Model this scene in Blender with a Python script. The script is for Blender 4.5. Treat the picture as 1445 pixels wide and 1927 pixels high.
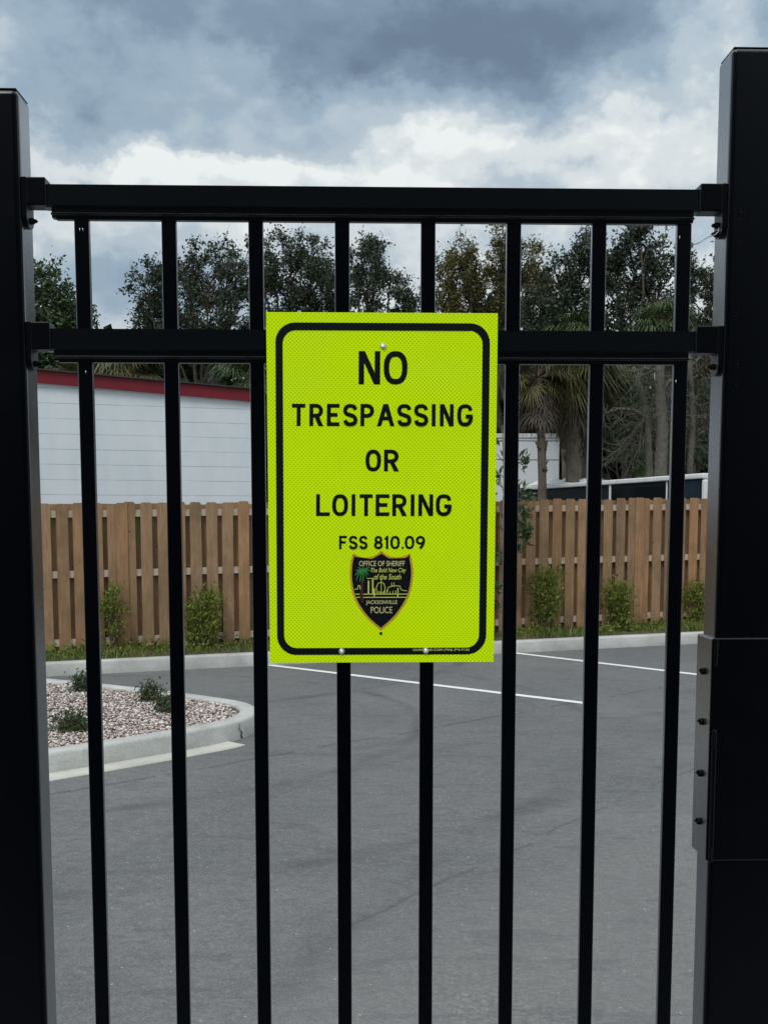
import bpy, bmesh, math, random
import numpy as np
from mathutils import Vector, Matrix
R = math.radians
random.seed(7); RNG = np.random.default_rng(7)
S = bpy.context.scene
for o in list(bpy.data.objects): bpy.data.objects.remove(o)

# ---------------------------------------------------------------- camera
F = 2000.0; PPY = 1171.0; EYE = 1.75
TH = math.atan((PPY - 980) / F)
cam_d = bpy.data.cameras.new('camera'); cam = bpy.data.objects.new('camera', cam_d)
S.collection.objects.link(cam); S.camera = cam
cam.location = (0, 0, EYE); cam.rotation_euler = (R(90) - TH, 0, 0)
cam_d.sensor_width = 36; cam_d.sensor_fit = 'AUTO'
cam_d.lens = 36 * F / 1927; cam_d.shift_y = (PPY - 963.5) / 1927
cam_d.clip_start = 0.05; cam_d.clip_end = 2000

# ---------------------------------------------------------------- sun and exposure
S.view_settings.view_transform = 'Standard'; S.view_settings.look = 'None'
S.view_settings.exposure = 0.0; S.view_settings.gamma = 1.0
SUN_EL, SUN_AZ = R(52), R(205)          # azimuth clockwise from +Y: behind the camera, a little left
sd = bpy.data.lights.new('sun', 'SUN'); sun = bpy.data.objects.new('sun', sd); S.collection.objects.link(sun)
sd.energy = 1.5; sd.angle = R(22); sd.color = (1.0, 0.97, 0.92)
sdir = Vector((math.sin(SUN_AZ) * math.cos(SUN_EL), math.cos(SUN_AZ) * math.cos(SUN_EL), math.sin(SUN_EL)))
sun.rotation_euler = sdir.to_track_quat('Z', 'Y').to_euler()

# ---------------------------------------------------------------- world: sky with broken cloud
W = bpy.data.worlds.new('World'); S.world = W; W.use_nodes = True
wt = W.node_tree; wn = wt.nodes; wl = wt.links; wn.clear()
def wnode(t, **k):
    n = wn.new(t)
    for a, b in k.items(): setattr(n, a, b)
    return n
def wmath(op, a, b=None, c=None, clamp=False):
    n = wnode('ShaderNodeMath', operation=op, use_clamp=clamp)
    for i, v in enumerate((a, b, c)):
        if v is None: continue
        if isinstance(v, (int, float)): n.inputs[i].default_value = v
        else: wl.new(v, n.inputs[i])
    return n.outputs[0]
tc = wnode('ShaderNodeTexCoord'); sep = wnode('ShaderNodeSeparateXYZ'); wl.new(tc.outputs['Generated'], sep.inputs[0])
az = wmath('ARCTAN2', sep.outputs[0], sep.outputs[1]); el = wmath('ARCSINE', sep.outputs[2])
def wnoise(scale, detail, rough, dist=0.0, loc=(0, 0, 0), sc=(1, 1, 1.8)):
    m = wnode('ShaderNodeMapping'); m.inputs['Scale'].default_value = sc; m.inputs['Location'].default_value = loc
    wl.new(tc.outputs['Generated'], m.inputs[0])
    n = wnode('ShaderNodeTexNoise'); n.inputs['Scale'].default_value = scale; n.inputs['Detail'].default_value = detail
    n.inputs['Roughness'].default_value = rough; n.inputs['Distortion'].default_value = dist
    wl.new(m.outputs[0], n.inputs['Vector']); return n.outputs[0]
nA = wnoise(9, 8, 0.58, 0.0, (1, 5, 2), (1, 1, 1.3)); nB = wnoise(9, 8, 0.58, 0.0, (7, 3, 1), (1, 1, 1.3)); nC = wnoise(9, 10, 0.60, 0.0, (2, 9, 4), (1, 1, 1.5))
def billow(scale, loc):
    # puffy cauliflower edges: folded noise
    a = wnoise(scale, 6, 0.5, 0.0, loc, (1, 1, 1.35)); return wmath('ABSOLUTE', wmath('MULTIPLY', wmath('SUBTRACT', a, 0.5), 2.0))
nD = billow(11, (3, 1, 8))
azd = wmath('ADD', az, wmath('MULTIPLY', wmath('SUBTRACT', nA, 0.5), 0.17))
eld = wmath('ADD', el, wmath('MULTIPLY', wmath('SUBTRACT', nB, 0.5), 0.14))
def gauss(px, py, sx, sy, amp):
    a0 = math.atan((px - 722) / F); e0 = math.atan((980 - py) / F * math.cos(a0))
    dx = wmath('MULTIPLY', wmath('SUBTRACT', azd, a0), F / sx); dy = wmath('MULTIPLY', wmath('SUBTRACT', eld, e0), F / sy)
    r2 = wmath('ADD', wmath('MULTIPLY', dx, dx), wmath('MULTIPLY', dy, dy))
    g = wmath('POWER', 2.71828, wmath('MULTIPLY', r2, -1.0))
    return wmath('MULTIPLY', g, amp)
blobs = [(800, 70, 470, 110, 0.80), (960, 150, 300, 75, 0.55), (1140, 110, 120, 90, 0.25), (640, 120, 200, 60, 0.15), (20, 110, 60, 60, -0.25), (180, 20, 330, 70, 0.45), (200, 200, 250, 90, 0.42), (570, 285, 170, 45, 0.30),
         (1400, 60, 70, 40, 0.40), (230, 540, 170, 45, 0.45), (640, -220, 1100, 150, 0.5), (60, 180, 120, 90, 0.2), (1080, 450, 240, 60, 0.12),
         (430, 160, 100, 40, -0.22), (1300, 60, 50, 90, -0.35), (300, 325, 300, 34, -0.38), (480, 240, 140, 30, -0.12), (1000, 320, 420, 55, -0.22)]
acc = None
for b in blobs:
    g = gauss(*b); acc = g if acc is None else wmath('ADD', acc, g)
dens = wmath('ADD', wmath('ADD', acc, 0.16), wmath('SUBTRACT', wmath('MULTIPLY', wmath('SUBTRACT', nC, 0.5), 0.8), wmath('MULTIPLY', wmath('SUBTRACT', nD, 0.2), 0.5)))
nE = wnoise(22, 8, 0.6, 0.0, (4, 4, 9), (1, 1, 1.6))
dens = wmath('ADD', wmath('MULTIPLY', dens, 0.74), wmath('MULTIPLY', wmath('SUBTRACT', nE, 0.5), 0.30))
ramp = wnode('ShaderNodeValToRGB'); cr = ramp.color_ramp
stops = [(0.0, (0.80, 0.83, 0.82)), (0.10, (0.66, 0.71, 0.72)), (0.26, (0.44, 0.52, 0.58)), (0.48, (0.30, 0.395, 0.48)), (0.76, (0.19, 0.262, 0.345)), (1.0, (0.135, 0.19, 0.26))]
cr.elements[0].position = stops[0][0]; cr.elements[0].color = stops[0][1] + (1,)
cr.elements[1].position = stops[-1][0]; cr.elements[1].color = stops[-1][1] + (1,)
for p, c in stops[1:-1]:
    e = cr.elements.new(p); e.color = c + (1,)
cr.interpolation = 'EASE'
wl.new(dens, ramp.inputs[0])
cl10 = wnode('ShaderNodeVectorMath', operation='SCALE'); wl.new(ramp.outputs[0], cl10.inputs[0]); cl10.inputs['Scale'].default_value = 10
# the cloud deck is brighter overhead
zen = wmath('MULTIPLY_ADD', wmath('POWER', wmath('MAXIMUM', sep.outputs[2], 0.0), 2.0), 1.1, 1.0)
clz = wnode('ShaderNodeVectorMath', operation='SCALE'); wl.new(cl10.outputs[0], clz.inputs[0]); wl.new(zen, clz.inputs['Scale'])
sky = wnode('ShaderNodeTexSky', sky_type='NISHITA'); sky.sun_disc = False
sky.sun_elevation = SUN_EL; sky.sun_rotation = SUN_AZ
mix = wnode('ShaderNodeMix', data_type='RGBA'); mix.inputs['Factor'].default_value = 0.93
wl.new(sky.outputs[0], mix.inputs['A']); wl.new(clz.outputs[0], mix.inputs['B'])
bg = wnode('ShaderNodeBackground'); bg.inputs['Strength'].default_value = 0.1
wl.new(mix.outputs['Result'], bg.inputs['Color'])
wo = wnode('ShaderNodeOutputWorld'); wl.new(bg.outputs[0], wo.inputs[0])

# ---------------------------------------------------------------- helpers
def ray(px, py):
    x = px - 722.5; u = PPY - py
    return (x, F * math.cos(TH) + u * math.sin(TH), u * math.cos(TH) - F * math.sin(TH))
def at(px, py, Y):
    d = ray(px, py); t = Y / d[1]; return Vector((d[0] * t, Y, EYE + d[2] * t))
def zg(x): return 0.0085 * (min(max(x, -9), 13) + 3.8)
def gr(px, py, h=0.0):
    d = ray(px, py); k = 0.0085; t = (h + k * 3.8 - EYE) / (d[2] - k * d[0])
    return Vector((d[0] * t, d[1] * t, 0))
def link(o): S.collection.objects.link(o); return o
def tag(o, label=None, cat=None, group=None, kind=None):
    if label: o['label'] = label
    if cat: o['category'] = cat
    if group: o['group'] = group
    if kind: o['kind'] = kind
    return o
def empty(name, loc=(0, 0, 0), rz=0.0):
    o = bpy.data.objects.new(name, None); link(o); o.location = loc; o.rotation_euler = (0, 0, rz)
    o.empty_display_size = 0.1; return o
def from_np(name, v, f, mat, parent=None, smooth=False):
    """v (n,3), f (m,k) same-size faces"""
    me = bpy.data.meshes.new(name)
    v = np.asarray(v, dtype=np.float32); f = np.asarray(f, dtype=np.int32)
    m, k = f.shape
    me.vertices.add(len(v)); me.vertices.foreach_set('co', v.ravel())
    me.loops.add(m * k); me.loops.foreach_set('vertex_index', f.ravel())
    me.polygons.add(m); me.polygons.foreach_set('loop_start', np.arange(0, m * k, k, dtype=np.int32))
    me.update(calc_edges=True)
    if smooth: me.polygons.foreach_set('use_smooth', np.ones(m, dtype=bool))
    me.materials.append(mat)
    o = bpy.data.objects.new(name, me); link(o); o.parent = parent
    return o
class MB:
    def __init__(s): s.bm = bmesh.new()
    def box(s, x0, x1, y0, y1, z0, z1, bev=0.0, seg=2):
        r = bmesh.ops.create_cube(s.bm, size=1)
        vs = r['verts']
        for v in vs:
            v.co = ((x0 + x1) / 2 + v.co.x * (x1 - x0), (y0 + y1) / 2 + v.co.y * (y1 - y0), (z0 + z1) / 2 + v.co.z * (z1 - z0))
        if bev:
            es = list({e for v in vs for e in v.link_edges})
            bmesh.ops.bevel(s.bm, geom=es, offset=bev, segments=seg, affect='EDGES', profile=0.5)
        return s
    def prism(s, pts, h0, h1, axis='z'):
        """extrude a 2D polygon. axis z: pts (x,y); axis x: pts (y,z); axis y: pts (x,z)"""
        def P(a, b, h): return {'z': (a, b, h), 'x': (h, a, b), 'y': (a, h, b)}[axis]
        a = [s.bm.verts.new(P(p[0], p[1], h0)) for p in pts]; b = [s.bm.verts.new(P(p[0], p[1], h1)) for p in pts]
        n = len(pts)
        for i in range(n): s.bm.faces.new((a[i], a[(i + 1) % n], b[(i + 1) % n], b[i]))
        s.bm.faces.new(a[::-1]); s.bm.faces.new(b); return s
    def tube(s, pts, rads, sides=6, caps=True):
        pts = [Vector(p) for p in pts]
        if isinstance(rads, (int, float)): rads = [rads] * len(pts)
        rings = []
        for i, p in enumerate(pts):
            d = (pts[min(i + 1, len(pts) - 1)] - pts[max(i - 1, 0)])
            if d.length < 1e-9: d = Vector((0, 0, 1))
            d.normalize()
            up = Vector((0, 0, 1)) if abs(d.z) < 0.9 else Vector((0, 1, 0))
            a = d.cross(up).normalized(); b = d.cross(a).normalized()
            rings.append([s.bm.verts.new(p + (a * math.cos(t) + b * math.sin(t)) * rads[i]) for t in [2 * math.pi * k / sides for k in range(sides)]])
        for i in range(len(rings) - 1):
            for k in range(sides):
                f = s.bm.faces.new((rings[i][k], rings[i][(k + 1) % sides], rings[i + 1][(k + 1) % sides], rings[i + 1][k])); f.smooth = True
        if caps: s.bm.faces.new(rings[0][::-1]); s.bm.faces.new(rings[-1])
        return s
    def disc(s, c, r, depth, axis, sides=16, dome=0.0):
        """solid disc from c extruded by depth along axis vector, domed at the end"""
        c = Vector(c); ax = Vector(axis).normalized()
        pts = [c, c + ax * depth * 0.6, c + ax * depth, c + ax * (depth + dome)]
        return s.tube(pts, [r, r, r * 0.88, r * (0.35 if dome else 0.88)], sides)
    def poly(s, pts):
        s.bm.faces.new([s.bm.verts.new(p) for p in pts]); return s
    def build(s, name, mat, parent=None, smooth=False):
        bmesh.ops.recalc_face_normals(s.bm, faces=s.bm.faces)
        me = bpy.data.meshes.new(name); s.bm.to_mesh(me); s.bm.free()
        if smooth:
            for p in me.polygons: p.use_smooth = True
        me.materials.append(mat); o = bpy.data.objects.new(name, me); link(o); o.parent = parent; return o

# ---------------------------------------------------------------- materials
class NT:
    def __init__(s, name):
        s.m = bpy.data.materials.new(name); s.m.use_nodes = True; s.t = s.m.node_tree; s.n = s.t.nodes
        s.b = s.n['Principled BSDF']; s.l = s.t.links
    def node(s, t, **k):
        n = s.n.new(t)
        for a, b in k.items(): setattr(n, a, b)
        return n
    def put(s, sock, v):
        if hasattr(v, 'links') or hasattr(v, 'is_linked'): s.l.new(v, sock)
        else: sock.default_value = v
    def math(s, op, a, b=None, c=None, clamp=False):
        n = s.node('ShaderNodeMath', operation=op, use_clamp=clamp)
        for i, v in enumerate((a, b, c)):
            if v is not None: s.put(n.inputs[i], v)
        return n.outputs[0]
    def coord(s, which='Object', scale=(1, 1, 1), loc=(0, 0, 0), rot=(0, 0, 0)):
        t = s.node('ShaderNodeTexCoord'); m = s.node('ShaderNodeMapping')
        m.inputs['Scale'].default_value = scale; m.inputs['Location'].default_value = loc; m.inputs['Rotation'].default_value = rot
        s.l.new(t.outputs[which], m.inputs[0]); return m.outputs[0]
    def noise(s, vec, scale, detail=4, rough=0.5, dist=0.0):
        n = s.node('ShaderNodeTexNoise'); s.l.new(vec, n.inputs['Vector'])
        n.inputs['Scale'].default_value = scale; n.inputs['Detail'].default_value = detail
        n.inputs['Roughness'].default_value = rough; n.inputs['Distortion'].default_value = dist; return n.outputs[0]
    def vor(s, vec, scale, feature='F1', out='Distance'):
        n = s.node('ShaderNodeTexVoronoi', feature=feature); s.l.new(vec, n.inputs['Vector']); n.inputs['Scale'].default_value = scale
        return n.outputs[out]
    def ramp(s, fac, stops):
        r = s.node('ShaderNodeValToRGB'); c = r.color_ramp
        c.elements[0].position = stops[0][0]; c.elements[0].color = tuple(stops[0][1]) + (1,)
        c.elements[1].position = stops[-1][0]; c.elements[1].color = tuple(stops[-1][1]) + (1,)
        for p, col in stops[1:-1]:
            e = c.elements.new(p); e.color = tuple(col) + (1,)
        s.l.new(fac, r.inputs[0]); return r.outputs[0]
    def mix(s, fac, a, b, blend='MIX'):
        n = s.node('ShaderNodeMix', data_type='RGBA', blend_type=blend)
        s.put(n.inputs['Factor'], fac)
        s.put(n.inputs['A'], a if not isinstance(a, tuple) else a + (1,) if len(a) == 3 else a)
        s.put(n.inputs['B'], b if not isinstance(b, tuple) else b + (1,) if len(b) == 3 else b)
        return n.outputs['Result']
    def bump(s, h, strength, dist=0.01):
        n = s.node('ShaderNodeBump'); n.inputs['Strength'].default_value = strength; n.inputs['Distance'].default_value = dist
        s.l.new(h, n.inputs['Height']); s.l.new(n.outputs[0], s.b.inputs['Normal'])
    def fin(s, col=None, rough=None, spec=None, metal=None):
        if col is not None: s.put(s.b.inputs['Base Color'], col + (1,) if isinstance(col, tuple) and len(col) == 3 else col)
        if rough is not None: s.put(s.b.inputs['Roughness'], rough)
        if spec is not None: s.b.inputs['Specular IOR Level'].default_value = spec
        if metal is not None: s.b.inputs['Metallic'].default_value = metal
        return s.m

def m_black(name, rough=0.32, spec=0.16, col=(0.0030, 0.0040, 0.0060)):
    n = NT(name); c = n.coord(scale=(60, 60, 3)); a = n.noise(c, 3, 3); g = n.noise(n.coord(), 9, 5, 0.6)
    fine = n.noise(n.coord(), 700, 2)
    n.bump(n.math('ADD', n.math('MULTIPLY', fine, 0.6), a), 0.12, 0.0006)
    dust = n.mix(n.math('MULTIPLY', n.math('SUBTRACT', g, 0.55, clamp=True), 0.35), col, (0.014, 0.016, 0.018))
    n.fin(dust, 0.6, 0.0)
    # gloss paint: almost no mirror head-on, strong at grazing angles
    gl = n.node('ShaderNodeBsdfGlossy'); gl.inputs['Color'].default_value = (0.92, 0.95, 1, 1); n.put(gl.inputs['Roughness'], n.math('MULTIPLY_ADD', g, 0.22, rough - 0.1))
    lw = n.node('ShaderNodeLayerWeight'); lw.inputs['Blend'].default_value = 0.5
    fz = n.math('MULTIPLY_ADD', n.math('POWER', lw.outputs['Facing'], 2.2), spec, 0.0012)
    ms = n.node('ShaderNodeMixShader'); n.l.new(fz, ms.inputs[0]); n.l.new(n.b.outputs[0], ms.inputs[1]); n.l.new(gl.outputs[0], ms.inputs[2])
    n.l.new(ms.outputs[0], n.n['Material Output'].inputs[0]); return n.m
M_BLACK = m_black('black_powder_coat', 0.26, 0.85, (0.0008, 0.0013, 0.0026))
M_BLACK2 = m_black('black_cast_metal', 0.42, 0.35, (0.0018, 0.0022, 0.0032))
M_RAILB = m_black('rail_powder_coat', 0.34, 0.6, (0.0035, 0.0045, 0.0055))
M_BOLT = NT('dark_bolt').fin((0.003, 0.003, 0.0035), 0.5, 0.1)

def m_asphalt():
    n = NT('asphalt'); o = n.coord()
    big = n.noise(o, 0.45, 4, 0.55, 0.6); mid = n.noise(o, 3.0, 5, 0.6); fine = n.noise(o, 95, 3, 0.7); spk = n.vor(o, 130)
    base = n.ramp(big, [(0.33, (0.088, 0.093, 0.097)), (0.5, (0.128, 0.131, 0.134)), (0.67, (0.182, 0.181, 0.180))])
    c = n.mix(n.math('MULTIPLY', n.math('SUBTRACT', mid, 0.35, clamp=True), 0.9), base, (0.10, 0.101, 0.105), 'MIX')
    c = n.mix(0.45, c, n.ramp(fine, [(0.25, (0.055, 0.056, 0.06)), (0.5, (0.15, 0.151, 0.153)), (0.78, (0.30, 0.30, 0.30))]))
    # pale aggregate
    col = n.vor(o, 60, out='Color'); sp = n.node('ShaderNodeSeparateColor'); n.l.new(col, sp.inputs[0])
    chip = n.math('MULTIPLY', n.math('GREATER_THAN', sp.outputs[0], 0.990), n.math('LESS_THAN', n.vor(o, 60), 0.32))
    c = n.mix(n.math('MULTIPLY', chip, 0.55), c, (0.5, 0.5, 0.48))
    m2 = n.noise(n.coord(scale=(1, 1.6, 1)), 9.0, 6, 0.72); c = n.mix(n.math('MULTIPLY', n.math('SUBTRACT', m2, 0.47, clamp=True), 2.4, clamp=True), c, (0.085, 0.086, 0.088))
    m3 = n.noise(o, 30.0, 3, 0.6); c = n.mix(n.math('MULTIPLY', n.math('SUBTRACT', m3, 0.5, clamp=True), 1.8, clamp=True), c, (0.22, 0.22, 0.218))
    # paving seams: dark joints with a slightly different lay on either side
    x = n.node('ShaderNodeSeparateXYZ'); n.l.new(o, x.inputs[0])
    wob = n.math('MULTIPLY', n.math('SUBTRACT', n.noise(o, 1.1, 6, 0.6), 0.5), 0.20)
    def seam(p0, p1, width, strength, c, xmin=-50.0):
        dx, dy = p1[0] - p0[0], p1[1] - p0[1]; L = math.hypot(dx, dy); nx, ny = -dy / L, dx / L
        d = n.math('ADD', n.math('ADD', n.math('MULTIPLY', x.outputs[0], nx), n.math('MULTIPLY', x.outputs[1], ny)), -(p0[0] * nx + p0[1] * ny))
        d = n.math('ADD', d, wob)
        band = n.math('SUBTRACT', 1.0, n.math('DIVIDE', n.math('ABSOLUTE', d), width), clamp=True)
        brk = n.math('MULTIPLY', n.math('GREATER_THAN', n.noise(o, 3.0, 3), 0.45), n.math('GREATER_THAN', x.outputs[0], xmin))
        return n.mix(n.math('MULTIPLY', n.math('MULTIPLY', band, brk), strength), c, (0.05, 0.05, 0.053)), d
    a, b = gr(400, 1860), gr(1320, 1438)
    c, d1 = seam(a, b, 0.022, 0.42, c, gr(650, 1730).x)
    side = n.math('MULTIPLY_ADD', d1, -1.6, 0.0, clamp=True)
    c = n.mix(n.math('MULTIPLY', side, 0.22), c, (0.27, 0.268, 0.26))
    ruff = n.math('MULTIPLY', n.math('MULTIPLY', n.math('SUBTRACT', n.noise(o, 0.8, 3), 0.45, clamp=True), 4.0, clamp=True), n.math('MULTIPLY', side, 1.0))
    gr2 = n.ramp(n.noise(o, 48, 4, 0.8), [(0.35, (0.05, 0.05, 0.052)), (0.5, (0.15, 0.15, 0.15)), (0.66, (0.33, 0.33, 0.32))]); c = n.mix(n.math('MULTIPLY', ruff, 0.55), c, gr2)
    a, b = gr(80, 1498), gr(480, 1428); c, _ = seam(a, b, 0.035, 0.5, c)
    a, b = gr(520, 1345), gr(1300, 1352); c, _ = seam(a, b, 0.03, 0.35, c)
    # soft curved tyre scuffs
    def arc(cx, cy, r, w, strength, c):
        ex = n.math('SUBTRACT', x.outputs[0], cx); ey = n.math('SUBTRACT', x.outputs[1], cy)
        d = n.math('ABSOLUTE', n.math('SUBTRACT', n.math('SQRT', n.math('ADD', n.math('MULTIPLY', ex, ex), n.math('MULTIPLY', ey, ey))), n.math('ADD', wob, r)))
        band = n.math('SUBTRACT', 1.0, n.math('DIVIDE', d, w), clamp=True)
        brk = n.math('MULTIPLY', n.math('SUBTRACT', n.noise(o, 0.9, 4, 0.6), 0.42, clamp=True), 5.0, clamp=True)
        return n.mix(n.math('MULTIPLY', n.math('MULTIPLY', band, brk), strength), c, (0.03, 0.03, 0.033))
    for (cx_, cy_, r_, w_, s_) in ((-2.6, 9.0, 2.9, .10, .45), (-2.6, 9.0, 4.4, .12, .40), (-3.5, 14.0, 4.6, .12, .45), (6.0, 2.0, 6.6, .12, .25), (6.0, 2.0, 8.1, .12, .25), (-1.2, -1.0, 8.8, .10, .25)):
        c = arc(cx_, cy_, r_, w_, s_, c)
    st = n.math('MULTIPLY', n.math('GREATER_THAN', n.noise(n.coord(scale=(1, 3.5, 1), rot=(0, 0, 0.5)), 1.3, 5, 0.65), 0.60), 0.22)
    c = n.mix(st, c, (0.08, 0.08, 0.085))
    n.bump(n.math('ADD', n.math('MULTIPLY', fine, 1.0), n.math('MULTIPLY', spk, 0.8)), 0.7, 0.006)
    return n.fin(c, 0.88, 0.25)
M_ASPH = m_asphalt()
def m_concrete(name, hi=(0.50, 0.505, 0.49), lo=(0.36, 0.37, 0.36)):
    n = NT(name); o = n.coord(); a = n.noise(o, 2.2, 6, 0.65); b = n.noise(o, 60, 4, 0.7); s = n.noise(n.coord(scale=(1, 1, 6)), 5, 5, 0.7)
    c = n.ramp(n.math('MULTIPLY_ADD', b, 0.35, n.math('MULTIPLY', a, 0.65)), [(0.35, lo), (0.6, hi)])
    c = n.mix(n.math('MULTIPLY', n.math('GREATER_THAN', s, 0.6), 0.22), c, (0.24, 0.235, 0.21))
    n.bump(b, 0.4, 0.004); return n.fin(c, 0.9, 0.25)
M_CONC = m_concrete('curb_concrete', (0.49, 0.495, 0.475), (0.30, 0.305, 0.295)); M_PAN = m_concrete('gutter_concrete', (0.52, 0.515, 0.465), (0.38, 0.375, 0.335))
M_PAINT = NT('line_paint')
def _p():
    n = M_PAINT; o = n.coord(); a = n.noise(o, 22, 6, 0.75)
    return n.fin(n.mix(n.math('MULTIPLY', n.math('GREATER_THAN', a, 0.63), 0.65), (0.68, 0.69, 0.69), (0.26, 0.26, 0.26)), 0.8, 0.3)
M_PAINT = _p()
def m_wood():
    n = NT('fence_wood'); g = n.node('ShaderNodeNewGeometry'); rnd = g.outputs['Random Per Island']
    cv = n.node('ShaderNodeCombineXYZ'); n.l.new(n.math('MULTIPLY', rnd, 37.0), cv.inputs[0]); n.l.new(n.math('MULTIPLY', rnd, 11.0), cv.inputs[2])
    tcn = n.node('ShaderNodeTexCoord'); ad = n.node('ShaderNodeVectorMath', operation='ADD'); n.l.new(tcn.outputs['Object'], ad.inputs[0]); n.l.new(cv.outputs[0], ad.inputs[1])
    mp = n.node('ShaderNodeMapping'); mp.inputs['Scale'].default_value = (1, 1, 0.07); n.l.new(ad.outputs[0], mp.inputs[0])
    grain = n.noise(mp.outputs[0], 34, 5, 0.65, 1.2); blotch = n.noise(ad.outputs[0], 1.8, 4, 0.6)
    c = n.ramp(grain, [(0.28, (0.12, 0.064, 0.028)), (0.48, (0.29, 0.17, 0.085)), (0.72, (0.47, 0.29, 0.15))])
    tint = n.ramp(rnd, [(0.0, (0.25, 0.13, 0.068)), (0.2, (0.40, 0.235, 0.13)), (0.4, (0.22, 0.145, 0.085)), (0.6, (0.33, 0.22, 0.14)), (0.8, (0.27, 0.19, 0.12)), (1.0, (0.39, 0.20, 0.10))])
    c = n.mix(0.55, c, tint)
    damp = n.math('MULTIPLY', n.math('SUBTRACT', n.noise(n.coord(scale=(1, 1, .25)), 2.4, 5, 0.7), 0.5, clamp=True), 2.6, clamp=True); c = n.mix(damp, c, (0.15, 0.10, 0.06))
    c = n.mix(n.math('MULTIPLY', n.math('SUBTRACT', blotch, 0.45, clamp=True), 3.0, clamp=True), c, (0.15, 0.105, 0.062))
    kn = n.vor(ad.outputs[0], 4.1); c = n.mix(n.math('LESS_THAN', kn, 0.045), c, (0.07, 0.035, 0.02))
    n.bump(grain, 0.35, 0.004); return n.fin(c, 0.85, 0.2)
M_WOOD = m_wood()
M_RAIL = (lambda n: n.fin(n.ramp(n.noise(n.coord(), 9, 4), [(0.3, (0.38, 0.30, 0.24)), (0.7, (0.52, 0.43, 0.36))]), 0.85, 0.2))(NT('rail_wood'))
def m_leaf(name, cols, trans=0.25, rough=0.5):
    n = NT(name); g = n.node('ShaderNodeNewGeometry'); k = len(cols)
    c = n.ramp(g.outputs['Random Per Island'], [(i / (k - 1), cols[i]) for i in range(k)])
    big = n.noise(n.coord(), 0.9, 3); c = n.mix(n.math('MULTIPLY', n.math('SUBTRACT', big, 0.4, clamp=True), 1.2), c, tuple(x * 1.7 for x in cols[-1]))
    n.fin(c, rough, 0.3)
    tr = n.node('ShaderNodeBsdfTranslucent'); n.l.new(c, tr.inputs[0])
    ms = n.node('ShaderNodeMixShader'); ms.inputs[0].default_value = trans
    out = n.n['Material Output']; n.l.new(n.b.outputs[0], ms.inputs[1]); n.l.new(tr.outputs[0], ms.inputs[2]); n.l.new(ms.outputs[0], out.inputs[0])
    return n.m
L_OAK = m_leaf('oak_leaves', [(0.020, 0.030, 0.020), (0.034, 0.052, 0.030), (0.055, 0.075, 0.045), (0.03, 0.04, 0.03)], 0.15)
L_OLIVE = m_leaf('cypress_leaves', [(0.045, 0.046, 0.014), (0.085, 0.082, 0.024), (0.12, 0.105, 0.034)], 0.3)
L_GREEN = m_leaf('broad_leaves', [(0.02, 0.04, 0.018), (0.04, 0.075, 0.03), (0.07, 0.11, 0.045)], 0.15)
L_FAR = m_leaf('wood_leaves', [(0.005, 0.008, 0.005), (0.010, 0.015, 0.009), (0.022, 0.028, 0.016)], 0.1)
L_PALM = m_leaf('palm_leaves', [(0.05, 0.055, 0.018), (0.032, 0.045, 0.014), (0.085, 0.085, 0.028), (0.13, 0.11, 0.04)], 0.15)
L_PALMG = m_leaf('green_palm_leaves', [(0.018, 0.034, 0.012), (0.032, 0.055, 0.018), (0.055, 0.08, 0.026)], 0.2)
L_DEAD = m_leaf('dead_fronds', [(0.045, 0.036, 0.027), (0.075, 0.06, 0.044), (0.12, 0.10, 0.075)], 0.1)
L_SHRUB = m_leaf('shrub_leaves', [(0.08, 0.12, 0.018), (0.13, 0.18, 0.03), (0.20, 0.235, 0.04), (0.12, 0.14, 0.03)], 0.3)
L_DARKSH = m_leaf('dark_shrub_leaves', [(0.03, 0.05, 0.025), (0.05, 0.075, 0.035), (0.08, 0.10, 0.05)], 0.2)
L_GRASS = m_leaf('grass_blades', [(0.07, 0.13, 0.025), (0.12, 0.19, 0.04), (0.17, 0.22, 0.05), (0.18, 0.16, 0.07)], 0.3)
L_MOSS = m_leaf('hanging_moss', [(0.014, 0.016, 0.011), (0.025, 0.027, 0.02), (0.045, 0.043, 0.034)], 0.1)
def m_simple(name, lo, hi, scale=8, rough=0.85, spec=0.2, sc=(1, 1, 1), bump=0.3, bd=0.01):
    n = NT(name); a = n.noise(n.coord(scale=sc), scale, 6, 0.65); c = n.ramp(a, [(0.3, lo), (0.7, hi)]); n.bump(a, bump, bd); return n.fin(c, rough, spec)
M_BARK = m_simple('bark', (0.045, 0.04, 0.032), (0.12, 0.105, 0.085), 12, sc=(1, 1, 0.3))
M_PBARK = m_simple('palm_bark', (0.07, 0.06, 0.048), (0.15, 0.13, 0.105), 14, sc=(1, 1, 0.6))
M_GREYB = m_simple('grey_branch', (0.05, 0.047, 0.04), (0.115, 0.108, 0.092), 12)
M_STEM = m_simple('stem_bark', (0.07, 0.05, 0.03), (0.16, 0.12, 0.08), 30)
M_SOIL = m_simple('soil', (0.05, 0.042, 0.03), (0.12, 0.10, 0.07), 14)
M_GROUND = m_simple('grassy_ground', (0.04, 0.05, 0.02), (0.09, 0.09, 0.045), 2)
def m_gravel():
    n = NT('rock_chips'); g = n.node('ShaderNodeNewGeometry'); r = g.outputs['Random Per Island']
    c = n.ramp(r, [(0.0, (0.11, 0.085, 0.075)), (0.22, (0.28, 0.22, 0.195)), (0.55, (0.47, 0.395, 0.365)), (0.85, (0.64, 0.58, 0.55)), (1.0, (0.80, 0.78, 0.76))])
    return n.fin(c, 0.8, 0.3)
M_GRAV = m_gravel()
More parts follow.
